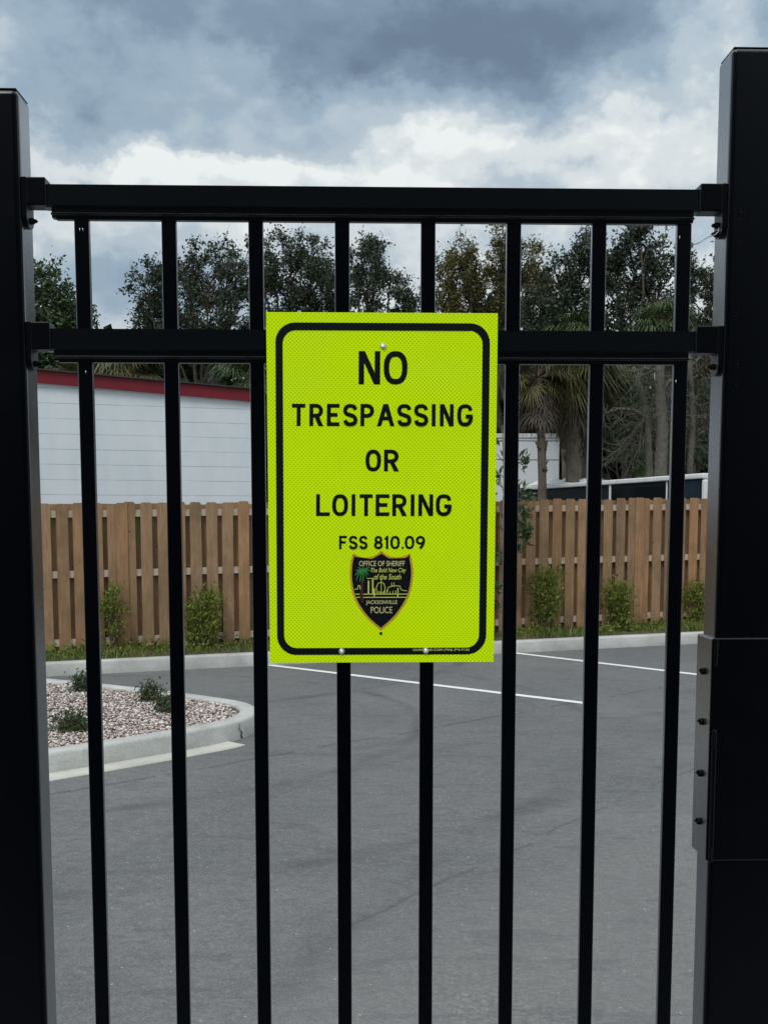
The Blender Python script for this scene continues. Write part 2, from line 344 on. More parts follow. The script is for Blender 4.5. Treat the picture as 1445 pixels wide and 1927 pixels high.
def m_block(js=0.5):
    # painted concrete block: flush courses with faint dark bed joints, roller texture
    n = NT('painted_block'); o = n.coord(); x = n.node('ShaderNodeSeparateXYZ'); n.l.new(o, x.inputs[0])
    zz = n.math('ADD', x.outputs[2], n.math('MULTIPLY', n.math('SUBTRACT', n.noise(o, 1.2, 5, 0.7), 0.5), 0.012))
    zz = n.math('ADD', zz, 0.2032 * 20 - 3.315); fr = n.math('FRACT', n.math('DIVIDE', zz, 0.2032)); bed = n.math('LESS_THAN', fr, 0.05)
    brk = n.math('MULTIPLY', n.math('SUBTRACT', n.noise(n.coord(scale=(1, 1, 5)), 1.8, 4, 0.6), 0.30, clamp=True), 4.0, clamp=True)
    row = n.math('FLOOR', n.math('DIVIDE', zz, 0.2032))
    hx = n.math('ADD', n.math('DIVIDE', x.outputs[0], 0.4064), n.math('MULTIPLY', n.math('MODULO', row, 2.0), 0.5))
    hj = n.math('MULTIPLY', n.math('LESS_THAN', n.math('FRACT', hx), 0.02), 0.03)
    mot = n.noise(n.coord(scale=(1, 1, .35)), 1.8, 6, 0.65)
    c = n.ramp(mot, [(0.3, (0.58, 0.645, 0.70)), (0.7, (0.69, 0.745, 0.79))])
    c = n.mix(n.math('ADD', n.math('MULTIPLY', n.math('MULTIPLY', bed, brk), js), hj, clamp=True), c, (0.22, 0.25, 0.28))
    n.bump(n.math('SUBTRACT', n.math('MULTIPLY', n.noise(o, 30, 4, 0.7), 0.4), n.math('MULTIPLY', bed, 0.6)), 0.4, 0.008)
    return n.fin(c, 0.7, 0.3)
M_BLOCK = m_block(); M_SHED = m_simple('white_wall_paint', (0.66, 0.70, 0.74), (0.74, 0.77, 0.80), 2, 0.7, 0.2, bump=0.05)
M_RED = m_simple('red_fascia', (0.13, 0.006, 0.013), (0.18, 0.010, 0.020), 3, 0.5, 0.3, bump=0.05)
M_WHITE = m_simple('white_metal', (0.62, 0.64, 0.66), (0.78, 0.79, 0.80), 4, 0.5, 0.4, bump=0.05)
M_TARP = m_simple('white_tarp', (0.70, 0.72, 0.75), (0.85, 0.86, 0.88), 4, 0.6, 0.3)
M_NAVY = m_simple('dark_panel', (0.006, 0.010, 0.016), (0.011, 0.017, 0.025), 3, 0.4, 0.2, bump=0.03)
M_NAVY2 = m_simple('blue_panel', (0.012, 0.020, 0.034), (0.022, 0.034, 0.055), 3, 0.3, 0.3, bump=0.03)
M_GLASS = NT('dark_glass').fin((0.008, 0.011, 0.014), 0.08, 0.6)
M_CABLE = NT('cable').fin((0.06, 0.065, 0.07), 0.5, 0.3)
M_ROOF = m_simple('roof_sheet', (0.03, 0.03, 0.032), (0.06, 0.06, 0.06), 5)
M_ZINC = NT('zinc_screw').fin((0.62, 0.68, 0.66), 0.25, 0.5, 0.85)
M_WIRE = NT('steel_wire').fin((0.35, 0.37, 0.38), 0.35, 0.5, 0.6)
def m_sign():
    n = NT('yellow_green_reflective_sheeting'); o = n.coord(); x = n.node('ShaderNodeSeparateXYZ'); n.l.new(o, x.inputs[0])
    p = math.pi / 0.00525
    a = n.math('ADD', x.outputs[0], x.outputs[2]); b = n.math('SUBTRACT', x.outputs[0], x.outputs[2])
    cell = n.math('MULTIPLY', n.math('ABSOLUTE', n.math('SINE', n.math('MULTIPLY', a, p))), n.math('ABSOLUTE', n.math('SINE', n.math('MULTIPLY', b, p))))
    dk = n.math('POWER', cell, 2.2)
    big = n.noise(o, 9, 3)
    c = n.mix(n.math('MULTIPLY', dk, 0.95), (0.65, 0.92, 0.0), (0.24, 0.42, 0.0))
    c = n.mix(n.math('MULTIPLY', n.math('SUBTRACT', big, 0.4, clamp=True), 0.6), c, (0.50, 0.70, 0.01))  # uneven sheen of the sheeting, painted into the colour by broad noise
    dirt = n.noise(n.coord(scale=(3, 1, 1)), 16, 7, 0.72); c = n.mix(n.math('MULTIPLY', n.math('SUBTRACT', dirt, 0.58, clamp=True), 1.1), c, (0.30, 0.34, 0.05))
    n.bump(n.noise(o, 5, 2), 0.35, 0.01)
    return n.fin(c, 0.42, 0.08)
M_SIGN = m_sign()
M_INK = NT('black_ink').fin((0.004, 0.006, 0.007), 0.45, 0.07)
M_GOLD = NT('gold_ink').fin((0.50, 0.25, 0.005), 0.45, 0.3)
M_TAN = NT('cream_ink').fin((0.46, 0.43, 0.20), 0.45, 0.3)
M_TAN2 = NT('pale_yellow_ink').fin((0.50, 0.55, 0.10), 0.45, 0.3)
M_PGREEN = NT('green_ink').fin((0.035, 0.20, 0.05), 0.45, 0.3)
M_BROWN = NT('brown_ink').fin((0.035, 0.012, 0.006), 0.45, 0.3)
M_ALU = NT('aluminium_edge').fin((0.5, 0.5, 0.5), 0.4, 0.5, 0.8)

# ================================================================ the black metal fence panel and its posts
GA = R(1.55); GD = 1.4
fence = empty('metal_fence', (0, GD, 0), GA)
tag(fence, 'black metal picket fence between two square posts with a green sign bolted on', 'fence')
def gp(px, py, v=0.0):
    d = ray(px, py); nx, ny = -math.sin(GA), math.cos(GA)
    t = (GD * ny + v) / (d[0] * nx + d[1] * ny); p = [t * c for c in d]
    return (p[0] * ny + (p[1] - GD) * math.sin(GA), EYE + p[2])
G0 = 0.03
# rails
def rail(z_top, u0, u1):
    v0 = 0.004
    b = MB()
    up = [(v0, z_top), (v0 + .020, z_top), (v0 + .020, z_top - .0275), (v0 + .004, z_top - .0275), (v0, z_top - .0255)]
    b.prism([(y, z) for y, z in up], u0 - .006, u1 + .006, 'x')
    lo = [(v0 + .005, z_top - .0275), (v0 + .019, z_top - .0275), (v0 + .017, z_top - .0395), (v0 + .0065, z_top - .0395), (v0 + .0065, z_top - .0372),
          (v0 + .001, z_top - .0365), (v0 + .001, z_top - .0348), (v0 + .005, z_top - .0335)]
    b.prism(lo, u0 + .003, u1 - .005, 'x')
    b.prism([(v0 + .0075, z_top - .0395), (v0 + .0165, z_top - .0395), (v0 + .015, z_top - .0415), (v0 + .0075, z_top - .0415)], u0 + .008, u1 - .009, 'x')
    return b.build('rail', M_RAILB, fence)
RT, RM = 2.1745, 1.9955
rail(RT, -.426, .406); rail(RM, -.428, .404); rail(0.24, -.43, .404)
# pickets
PU = [-.3865 + i * (.3905 + .3865) / 7 for i in range(8)]
for i, u in enumerate(PU):
    b = MB(); hw = .0095
    b.box(u - hw, u + hw, .0120, .0220, .10, RT - .0405, .0016, 2)
    p = b.build('picket', M_BLACK, fence)
    if i in (0, 7):
        for k, (du, z) in enumerate([(-.002, RT - .0535), (.002, RT - .0535), (.001, RM - .0535)] if i == 0 else [(-.0065, RT - .058), (-.0065, RM - .063)]):
            MB().tube([(u + du, .0118, z - .0022), (u + du, .0114, z), (u + du, .0118, z + .0022)], [.0004, .0007, .0004], 6).build('rivet', M_ZINC, p)
# posts
Lu, Ru = -.4575, .4410
b = MB().box(Lu - .10, Lu, -.004, .050, G0, 2.2875, .0075, 4); lp = b.build('post', M_BLACK, fence, True)
MB().box(Lu - .098, Lu - .002, -.002, .048, 2.2872, 2.2890, .0008, 1).build('cap', M_BLACK, lp)
b = MB().box(Ru, Ru + .14, -.004, .050, G0, 2.3470, .0065, 4); rp = b.build('post', M_BLACK, fence, True)
MB().box(Ru + .002, Ru + .138, -.002, .048, 2.3467, 2.3485, .0008, 1).build('cap', M_BLACK, rp)
for o in (lp, rp):
    for pl in o.data.polygons: pl.use_smooth = pl.area < 2e-3
# brackets: collar round the rail end, flange against the post, bolt
def bracket(side, zt, bolts, drop):
    s = -1 if side == 'l' else 1
    pu = Lu if s < 0 else Ru
    inner = (-.4275 if s < 0 else .4065)
    b = MB()
    a0, a1 = sorted((pu + (.0058 if s < 0 else -.0058), inner))
    b.box(a0, a1, -.0005, .0255, zt - .0295, zt + .0052, .0015, 2)
    f0, f1 = sorted((pu - s * .0003, pu - s * .0060))
    top = zt + .0050; bot = zt + drop; yy0, yy1 = -.0008, .030
    prof = [(yy0, top)] + [((yy0 + yy1) / 2 + (yy1 - yy0) / 2 * math.cos(math.pi + t), bot + .012 + .012 * math.sin(math.pi + t)) for t in np.linspace(0, math.pi, 10)] + [(yy1, top)]
    b.prism(prof, f0, f1, 'x')
    o = b.build('bracket', M_BLACK2, fence)
    for (du, z) in bolts:
        c = MB(); c.disc((pu - s * .0062, .013, z), .0042, .005, (-s, 0, 0), 6); c.disc((pu - s * .0112, .013, z), .0027, .003, (-s, 0, 0), 8)
        c.build('bolt', M_BOLT, o)
bracket('l', RT + .0025, [(0, RT - .0435)], -.0555)
bracket('l', RM + .0025, [(0, RM - .0435)], -.0545)
bracket('r', RT + .0015, [(0, RT - .0425), (0, RT - .0535)], -.0605)
bracket('r', RM + .0015, [(0, RM - .0440)], -.0575)
# sleeve bolted round the right post, with weld marks
z1 = gp(1325, 1197, .02)[1]; z0 = gp(1312, 1608, .02)[1]
b = MB(); b.box(Ru - .0055, Ru + .1445, -.0085, .0545, z0, z1, .0022, 3); sl = b.build('post_sleeve', M_BLACK, fence)
for i, (px, py) in enumerate([(1319, 1263), (1316, 1358), (1313, 1455), (1310, 1545)]):
    z = gp(px, py, .02)[1]
    c = MB(); c.disc((Ru - .0053, .020, z), .0050, .0048, (-1, 0, 0), 6); c.build('bolt', M_BOLT, sl)
zb1 = gp(1330, 1372, 0)[1]; zb0 = gp(1325, 1618, 0)[1]
MB().box(Ru - .0025, Ru + .0035, -.0125, -.0075, zb0, zb1, .0018, 2).build('latch_strip', M_BLACK2, sl)
def lumps(pts, name):
    c = MB()
    for (u, v, z, r) in pts:
        res = bmesh.ops.create_icosphere(c.bm, subdivisions=2, radius=r)
        for w in res['verts']:
            w.co = Vector((u + w.co.x * random.uniform(.9, 1.1), v + w.co.y * .6, z + w.co.z * 1.4 * random.uniform(.9, 1.1)))
    return c.build(name, M_BLACK2, sl, True)
lumps([(Ru + .0005 + random.uniform(-.001, .001), -.0085, z1 - .003 - k * .0028, .0024) for k in range(12)], 'weld_bead')
lumps([(Ru - .001 + random.uniform(-.0006, .0006), -.0118, zb1 - .001 - k * .0025, .0019) for k in range(10)], 'weld_bead')
lumps([(Ru - .001, -.0118, zb0 + .002 + k * .0025, .0021) for k in range(8)], 'weld_bead')
for (px, py, n) in ((1390, 425, 4), (1385, 600, 3), (1386, 700, 3)):
    u, z = gp(px, py, -.004)
    c = MB()
    for k in range(n * 3):
        res = bmesh.ops.create_icosphere(c.bm, subdivisions=1, radius=.0010)
        for w in res['verts']: w.co = Vector((u + w.co.x + random.uniform(-.002, .002), -.0042 + w.co.y * .3, z + w.co.z * 2 + (k - n * 1.5) * .004))
    c.build('paint_chip', M_BLACK2, rp)
# twisted tie wire
wire = empty('tie_wire', (0, GD, 0), GA); tag(wire, 'thin bent steel wire sticking out below the upper right rail bracket', 'wire')
pts = []
for px, py in [(1352, 428), (1350, 437), (1345, 442), (1337, 444), (1328, 448), (1318, 455), (1310, 459), (1303, 460)]:
    u, z = gp(px, py, .008); pts.append((u, .008, z))
MB().tube(pts, .0008, 6).build('wire', M_WIRE, wire)

# ================================================================ the sign
SW, SH = .298, .455
TLz, BLz = 2.0166, 1.5617
tilt = math.atan(.0085 / SH)
sign = empty('no_trespassing_sign', (0, 0, 0), 0)
tag(sign, 'fluorescent yellow green sign reading NO TRESPASSING OR LOITERING screwed to the fence pickets', 'sign')
cu = -.0022
lc = Vector((cu, .0, (TLz + BLz) / 2)) + Vector((0, .0040, 0))
cg = Matrix.Translation((0, GD, 0)) @ Matrix.Rotation(GA, 4, 'Z')
sign.matrix_world = cg @ Matrix.Translation(lc) @ Matrix.Rotation(tilt, 4, 'X')
# tilt about X: top leans toward the camera
def sp(px, py):
    t = (py - 588.5) / (1246.5 - 588.5)
    xl = 498 + 13.0 * t; xr = 935 - 5.0 * t
    s = (px - xl) / (xr - xl)
    q = t * (1 - .017 * (1 - t))       # mild foreshortening down the sheet
    return ((s - .5) * SW, (.5 - q) * SH)
MB().box(-SW / 2, SW / 2, -.0003, .0018, -SH / 2, SH / 2, .0002, 1).build('panel', M_SIGN, sign)
SGN = {}
def flat(name, polys, mat, parent, d0=.0005):
    """flat ink shapes on the sign face, each polygon a hair in front of the last"""
    bm = bmesh.new()
    for i, pl in enumerate(polys):
        d = -d0 - i * .000012
        try: bm.faces.new([bm.verts.new((x, d, z)) for x, z in pl])
        except Exception: pass
    bmesh.ops.triangulate(bm, faces=bm.faces[:])
    for f in bm.faces:
        if f.normal.y > 0: f.normal_flip()
    me = bpy.data.meshes.new(name); bm.to_mesh(me); bm.free(); me.materials.append(mat)
    o = bpy.data.objects.new(name, me); link(o); o.parent = parent; return o
def ribbon(pts, w, closed=False, taper=None):
    """quads following a polyline in pixel space with mitred joints; returns polygons in sign space"""
    P = [Vector((p[0], p[1])) for p in pts]; n = len(P); Ls, Rs = [], []
    for i in range(n):
        a = P[(i - 1) % n] if (closed or i > 0) else None; c = P[(i + 1) % n] if (closed or i < n - 1) else None
        d1 = (P[i] - a).normalized() if a is not None else None; d2 = (c - P[i]).normalized() if c is not None else None
        if d1 is None: d1 = d2
        if d2 is None: d2 = d1
        n1 = Vector((-d1.y, d1.x)); n2 = Vector((-d2.y, d2.x)); m = (n1 + n2)
        m = m / max(m.length_squared, .3) * 2 if m.length > 1e-6 else n1
        ww = w if taper is None else w * taper(i / (n - 1))
        Ls.append(P[i] + m * ww / 2); Rs.append(P[i] - m * ww / 2)
    out = []
    for i in range(n if closed else n - 1):
        j = (i + 1) % n; out.append([sp(*Ls[i]), sp(*Ls[j]), sp(*Rs[j]), sp(*Rs[i])])
    return out
def spline(ctrl, k=6, closed=False):
    P = [Vector(c) for c in ctrl]; n = len(P); out = []
    for i in range(n if closed else n - 1):
        p0 = P[(i - 1) % n] if (closed or i) else P[0]; p1 = P[i]; p2 = P[(i + 1) % n]; p3 = P[(i + 2) % n] if (closed or i + 2 < n) else P[-1]
        for s in range(k):
            t = s / k
            out.append(.5 * ((2 * p1) + (p2 - p0) * t + (2 * p0 - 5 * p1 + 4 * p2 - p3) * t * t + (3 * p1 - p0 - 3 * p2 + p3) * t ** 3))
    if not closed: out.append(P[-1])
    return [tuple(v) for v in out]
def glyph(ch, x0, x1, y0, y1, t):
    """stroke letter: box in pixels, stroke t. Returns polygons"""
    h = t / 2; a, b, c, d = x0 + h, x1 - h, y0 + h, y1 - h
    X = lambda u: a + (b - a) * u
    Y = lambda v: c + (d - c) * v
    out = []
    def line(p): out.extend(ribbon([(X(u) if not isinstance(u, tuple) else u[0], Y(v) if not isinstance(v, tuple) else v[0]) for u, v in p], t))
    vt, vb = (y0,), (y1,)     # full-height ends
    def vline(u): line([(u, vt), (u, vb)])
    def hl(u0, u1, v): line([(u0, v), (u1, v)])
    if ch == 'I' : out.extend(ribbon([((x0 + x1) / 2, y0), ((x0 + x1) / 2, y1)], t))
    elif ch == '1':
        out.extend(ribbon([(x1 - h, y0), (x1 - h, y1)], t)); out.extend(ribbon([(x1 - h, y0 + h), (x0, y0 + t * 1.5)], t * .8))
    elif ch == 'L': vline(0); line([((x0,), 1), ((x1,), 1)])
    elif ch == 'T': line([((x0,), 0), ((x1,), 0)]); vline(.5)
    elif ch in 'EF':
        vline(0); line([((x0,), 0), ((x1,), 0)]); line([((x0,), .49), ((x1 - t * .5,), .49)])
        if ch == 'E': line([((x0,), 1), ((x1,), 1)])
    elif ch == 'N':
        vline(0); vline(1); w = t * 1.12
        out.append([sp(x0, y0), sp(x0 + w, y0), sp(x1, y1), sp(x1 - w, y1)])
    elif ch in 'O0':
        n = 40; p = []
        for k in range(n):
            th = 2 * math.pi * k / n; e = 2 / 2.45
            p.append((X(.5 + .5 * math.copysign(abs(math.cos(th)) ** e, math.cos(th))), Y(.5 + .5 * math.copysign(abs(math.sin(th)) ** e, math.sin(th)))))
        out.extend(ribbon(p, t, True))
    elif ch == 'S':
        out.extend(ribbon(spline([(X(u), Y(v)) for u, v in [(1, .22), (.86, .055), (.5, 0), (.14, .06), (0, .25), (.13, .42), (.5, .5), (.87, .59), (1, .77), (.86, .945), (.5, 1), (.13, .94), (0, .78)]]), t))
    elif ch in 'PR':
        vline(0); vb2 = .54
        bowl = [(x0, Y(0)), (X(.5), Y(0))] + [(X(.5) + (X(1) - X(.5)) * math.sin(q), Y(vb2 / 2) - (Y(vb2 / 2) - Y(0)) * math.cos(q)) for q in np.linspace(.25, math.pi - .25, 10)] + [(X(.5), Y(vb2)), (x0, Y(vb2))]
        out.extend(ribbon(bowl, t))
        if ch == 'R': out.append([sp(X(.42) - t * .35, Y(vb2)), sp(X(.42) + t * .85, Y(vb2)), sp(x1 + t * .1, y1), sp(x1 - t * 1.15, y1)])
    elif ch == 'A':
        m = (x0 + x1) / 2
        out.append([sp(x0, y1), sp(x0 + t * 1.08, y1), sp(m + t * .62, y0), sp(m - t * .62, y0)])
        out.append([sp(x1, y1), sp(x1 - t * 1.08, y1), sp(m - t * .62, y0), sp(m + t * .62, y0)])
        hl(.17, .83, .68)
    elif ch == 'G':
        out.extend(ribbon(spline([(X(u), Y(v)) for u, v in [(1, .25), (.86, .06), (.5, 0), (.14, .08), (0, .32), (0, .68), (.14, .92), (.5, 1), (.82, .93), (.99, .74), (1, .56)]]), t))
        line([(.55, .56), ((x1,), .56)])
    elif ch == '8':
        for cy, ry, rx in ((.25, .25, .42), (.74, .26, .5)):
            out.extend(ribbon([(X(.5 + rx * math.cos(q)), Y(cy + ry * math.sin(q))) for q in np.linspace(0, 2 * math.pi, 28, endpoint=False)], t, True))
    elif ch == '9':
        out.extend(ribbon([(X(.5 + .5 * math.cos(q)), Y(.3 + .3 * math.sin(q))) for q in np.linspace(0, 2 * math.pi, 28, endpoint=False)], t, True))
        out.extend(ribbon(spline([(X(1), Y(.3)), (X(.95), Y(.55)), (X(.7), Y(.85)), (X(.42), Y(1.04))]), t))
    elif ch == '.': out.append([sp(x0, y1), sp(x1, y1), sp(x1, y1 - t), sp(x0, y1 - t)])
    return out
def word(letters, y0, y1, t, label=None):
    for ch, x0, x1 in letters:
        o = flat('letter', glyph(ch, x0, x1, y0, y1, t), M_INK, sign)
def conv(seq, ox, sc): return [(c, ox + a / sc, ox + b / sc) for c, a, b in seq]
k3 = 1445 / 480
word(conv([('N', 580, 702), ('O', 722, 857)], 480, k3), 659.5, 721.5, 10.3)
word(conv([('T', 205, 280), ('R', 303, 380), ('E', 402, 473), ('S', 494, 575), ('P', 592, 669), ('A', 685, 785), ('S', 800, 881), ('S', 896, 976), ('I', 997, 1017), ('N', 1042, 1121), ('G', 1142, 1229)], 480, k3), 757.8, 799.5, 7.4)
word(conv([('O', 622, 710), ('R', 727, 810)], 480, k3), 843.0, 884.0, 7.4)
k4 = 1445 / 360
word(conv([('L', 219, 322), ('O', 340, 459), ('I', 486, 514), ('T', 546, 645), ('E', 667, 771), ('R', 793, 901), ('I', 932, 961), ('N', 990, 1102), ('G', 1123, 1240)], 540, k4), 926.8, 968.0, 7.2)
word(conv([('F', 394, 453), ('S', 468, 533), ('S', 545, 608), ('8', 657, 723), ('1', 738, 765), ('0', 780, 851), ('.', 866, 880), ('0', 889, 961), ('9', 972, 1042)], 540, k4), 1005.2, 1030.5, 4.6)
# border
def rrect(x0, x1, y0, y1, r, n=10):
    out = []
    for cx, cy, a0 in ((x1 - r, y0 + r, -90), (x1 - r, y1 - r, 0), (x0 + r, y1 - r, 90), (x0 + r, y0 + r, 180)):
        for k in range(n + 1):
            a = R(a0 + 90 * k / n); out.append((cx + r * math.cos(a), cy + r * math.sin(a)))
    return out
def warp(x, y):     # border drawn square on the sheet: follow its sides
    t = (y - 608) / (1230 - 608); return (x + (8.5 * (1 - (x - 516) / (920 - 516)) - 5.0 * ((x - 516) / (920 - 516))) * t, y)
outer = [warp(*p) for p in rrect(515.5, 920.5, 607.5, 1231.5, 37)]; inner = [warp(*p) for p in rrect(529, 906.5, 621.5, 1218.5, 25)]
flat('border', [[sp(*outer[i]), sp(*outer[(i + 1) % len(outer)]), sp(*inner[(i + 1) % len(inner)]), sp(*inner[i])] for i in range(len(outer))], M_INK, sign, .0004)
# police shield
def ep(x, y): return (640 + x / 9.03, 1030 + y / 9.03)
shield_o = [ep(*p) for p in spline([(702, 25), (770, 90), (860, 130), (960, 145), (1080, 125), (1185, 75)], 4) + spline([(1185, 75), (1215, 180), (1240, 340), (1237, 520), (1190, 760), (1100, 960), (960, 1160), (830, 1290), (702, 1400)], 4)
            + spline([(702, 1400), (570, 1290), (440, 1160), (300, 960), (215, 760), (172, 520), (172, 340), (190, 180), (225, 80)], 4) + spline([(225, 80), (330, 130), (440, 148), (545, 130), (640, 85), (702, 25)], 4)]
cx, cy = ep(704, 600)
def shrink(pts, k): 
    out = []
    n = len(pts)
    for i in range(n):
        a, c = Vector(pts[i - 1]), Vector(pts[(i + 1) % n]); d = (c - a); nn = Vector((-d.y, d.x)).normalized(); p = Vector(pts[i])
        out.append(tuple(p + nn * k))
    return out
def dedupe(pts):
    out = []
    for p in pts:
        if not out or (abs(p[0] - out[-1][0]) + abs(p[1] - out[-1][1])) > .05: out.append(p)
    if abs(out[0][0] - out[-1][0]) + abs(out[0][1] - out[-1][1]) < .05: out.pop()
    return out
shield_o = dedupe(shield_o)
emb = flat('emblem', [[sp(*p) for p in shield_o]], M_GOLD, sign, .0006)
flat('rim_line', [[sp(*p) for p in shrink(shield_o, 3.0)]], M_TAN, emb, .0007)
flat('shield', [[sp(*p) for p in shrink(shield_o, 3.7)]], M_INK, emb, .0008)
def txt(body, px0, px1, py0, py1, mat, parent, shear=0.0, bold=0.0, d=-.0011):
    cu_ = bpy.data.curves.new('t', 'FONT'); cu_.body = body; cu_.size = 1; cu_.shear = shear; cu_.offset = bold
    ob = bpy.data.objects.new('t', cu_); link(ob); bpy.context.view_layer.update()
    me = bpy.data.meshes.new_from_object(ob.evaluated_get(bpy.context.evaluated_depsgraph_get()))
    bpy.data.objects.remove(ob); me.name = 'lettering'
    co = np.empty(len(me.vertices) * 3, dtype=np.float32); me.vertices.foreach_get('co', co); co = co.reshape(-1, 3)
    lo, hi = co[:, :2].min(0), co[:, :2].max(0)
    for v in me.vertices:
        u = (v.co.x - lo[0]) / (hi[0] - lo[0]); w = (v.co.y - lo[1]) / (hi[1] - lo[1])
        x, z = sp(px0 + (px1 - px0) * u, py1 + (py0 - py1) * w); v.co = (x, d, z)
    me.materials.clear(); me.materials.append(mat)
    o = bpy.data.objects.new('lettering', me); link(o); o.parent = parent; return o
def etxt(body, x0, x1, y0, y1, mat, shear=0, bold=0):
    a = ep(x0, y0); b2 = ep(x1, y1); return txt(body, a[0], b2[0], a[1], b2[1], mat, emb, shear, bold)
etxt('OFFICE OF SHERIFF', 325, 1100, 205, 295, M_TAN, 0, .012)
etxt('The Bold New City', 525, 1120, 325, 425, M_TAN2, .25, .006)
etxt('of the South', 575, 1040, 430, 525, M_TAN2, .25, .006)
etxt('JACKSONVILLE', 445, 975, 880, 965, M_TAN, 0, .012)
etxt('POLICE', 527, 893, 992, 1103, M_TAN, 0, .004)
def E(pts, w): return ribbon([ep(*p) for p in pts], w / 9.03)
sk = []
for q in [[(262, 775), (340, 775)], [(390, 775), (1150, 775)], [(285, 830), (345, 830)], [(388, 830), (1128, 830)]]: sk += E(q, 14)
sk += E([(487, 545), (487, 770)], 24) + E([(455, 505), (555, 505)], 10) + E([(560, 500), (568, 770)], 14)
sk += E([(630, 765), (618, 660), (650, 590), (700, 570), (745, 590), (768, 660), (760, 765)], 11) + E([(702, 505), (702, 770)], 9)
sk += E([(585, 680), (585, 815)], 20) + E([(985, 670), (985, 820)], 18) + E([(878, 580), (878, 650)], 10) + E([(918, 575), (918, 650)], 10)
sk += E([(800, 765), (820, 660), (880, 640), (960, 630), (1020, 640), (1040, 700), (1080, 715), (1140, 718)], 10)
sk += E([(245, 690), (300, 688), (310, 630), (330, 620)], 10) + E([(340, 625), (345, 690)], 16)
for x in (660, 690, 725, 750, 800, 850, 900, 945): sk += E([(x, 700 + (x * 7) % 40), (x, 768)], 11)
flat('skyline', sk, M_TAN2, emb, .0010)
flat('tower', E([(548, 520), (552, 768)], 16), M_GOLD, emb, .00095)
flat('palm_trunk', E([(385, 480), (378, 620), (372, 760), (385, 920)], 42), M_BROWN, emb, .0013)
pf = []
for (dx, dy) in [(-80, -70), (-120, -10), (-130, 70), (-110, 150), (-50, 180), (10, 170), (60, 90), (95, 60), (140, -5), (110, -70), (0, -90), (-45, -30), (60, -60)]:
    a = (390, 385); m = (390 + dx * .55, 385 + dy * .35 - 25); e = (390 + dx, 385 + dy)
    pf += ribbon([ep(*p) for p in spline([a, m, e], 4)], 27 / 9.03, taper=lambda t: 1.1 - .75 * t)
flat('palm_fronds', pf, M_PGREEN, emb, .0015)
# small print on the border and the screws
txt('OURSIGNS.COM (904) 394-7136', 778, 884, 1220.2, 1225.8, M_TAN2, sign, 0, .01, -.0010)
for i, (px, py, r) in enumerate([(718.5, 650.5, .0040), (644.5, 1225, .0042), (802.5, 1224.5, .0042)]):
    x, z = sp(px, py); c = MB()
    c.disc((x, -.0004, z), r, .0010, (0, -1, 0), 20); c.disc((x, -.0012, z), r * .72, .0016, (0, -1, 0), 8, .0006)
    s_ = c.build('screw', M_ZINC, sign)
x, z = sp(717.5, 1191)
MB().disc((x, -.0004, z), .0021, .0003, (0, -1, 0), 10).build('screw_hole', M_INK, sign)

# ================================================================ ground, curbs, markings
def sheet(name, pts, h, mat, kind='structure', n=None):
    """flat polygon following the gentle cross fall"""
    bm = bmesh.new(); f = bm.faces.new([bm.verts.new((p[0], p[1], zg(p[0]) + h)) for p in pts])
    if f.normal.z < 0: f.normal_flip()
    bmesh.ops.triangulate(bm, faces=bm.faces[:])
    me = bpy.data.meshes.new(name); bm.to_mesh(me); bm.free(); me.materials.append(mat)
    o = bpy.data.objects.new(name, me); link(o); tag(o, kind=kind); return o
def grid_sheet(name, xs, ys, h, mat):
    v = [(x, y, zg(x) + h) for y in ys for x in xs]; nx = len(xs)
    f = [(j * nx + i, j * nx + i + 1, (j + 1) * nx + i + 1, (j + 1) * nx + i) for j in range(len(ys) - 1) for i in range(nx - 1)]
    o = from_np(name, v, f, mat); tag(o, kind='structure'); return o
grid_sheet('ground', [-400, -60, -9, 13, 60, 400], [-60, 0, 20, 60, 700], -.05, M_GROUND)
# far curb line and fence line
C0 = Vector((-3.78, 11.90)); cdir = Vector((8.15, 2.64)).normalized(); cn = Vector((-cdir.y, cdir.x))
CA = math.atan2(cdir.y, cdir.x)
def cl(s, off): p = C0 + cdir * s + cn * off; return (p.x, p.y)
asph = [(-30, -6), (30, -6)] + [cl(34, .0), cl(-26, .0)]
xs = [-9.0, 13.0]
bm = bmesh.new()
def asp_poly(pts): bm.faces.new([bm.verts.new((p[0], p[1], zg(p[0]))) for p in pts])
def ycurb(x): return C0.y + (x - C0.x) * cdir.y / cdir.x
for x0, x1 in ((-30, -9), (-9, 13), (13, 30)): asp_poly([(x0, -6), (x1, -6), (x1, ycurb(x1) + .02), (x0, ycurb(x0) + .02)])
me = bpy.data.meshes.new('parking_lot'); bm.to_mesh(me); bm.free(); me.materials.append(M_ASPH)
tag(link(bpy.data.objects.new('parking_lot', me)), kind='structure')
def curb_run(path, width, h, side, name, mat, batter=.015, segs=None):
    """kerb with rounded lip along a polyline (outer edge = path), width to the given side"""
    P = [Vector(p[:2]) for p in path]; rings = []
    for i, p in enumerate(P):
        d1 = (P[i] - P[i - 1]).normalized() if i else (P[1] - P[0]).normalized()
        d2 = (P[i + 1] - P[i]).normalized() if i < len(P) - 1 else d1
        d = (d1 + d2).normalized(); nn = Vector((-d.y, d.x)) * side; k = 1 / max(.5, nn.dot(Vector((-d1.y, d1.x)) * side))
        prof = [(-batter, -.03), (-batter, 0), (-.002, h - .022), (.006, h - .008), (.02, h), (width - .012, h), (width, h - .012), (width, -.03)]
        rings.append([(p.x + nn.x * o * k, p.y + nn.y * o * k, zg(p.x) + z) for o, z in prof])
    m = len(rings[0]); v = [q for r in rings for q in r]
    f = [(i * m + j, (i + 1) * m + j, (i + 1) * m + (j + 1) % m, i * m + (j + 1) % m) for i in range(len(P) - 1) for j in range(m)]
    return from_np(name, v, f, mat)
path = []
s = -12.0
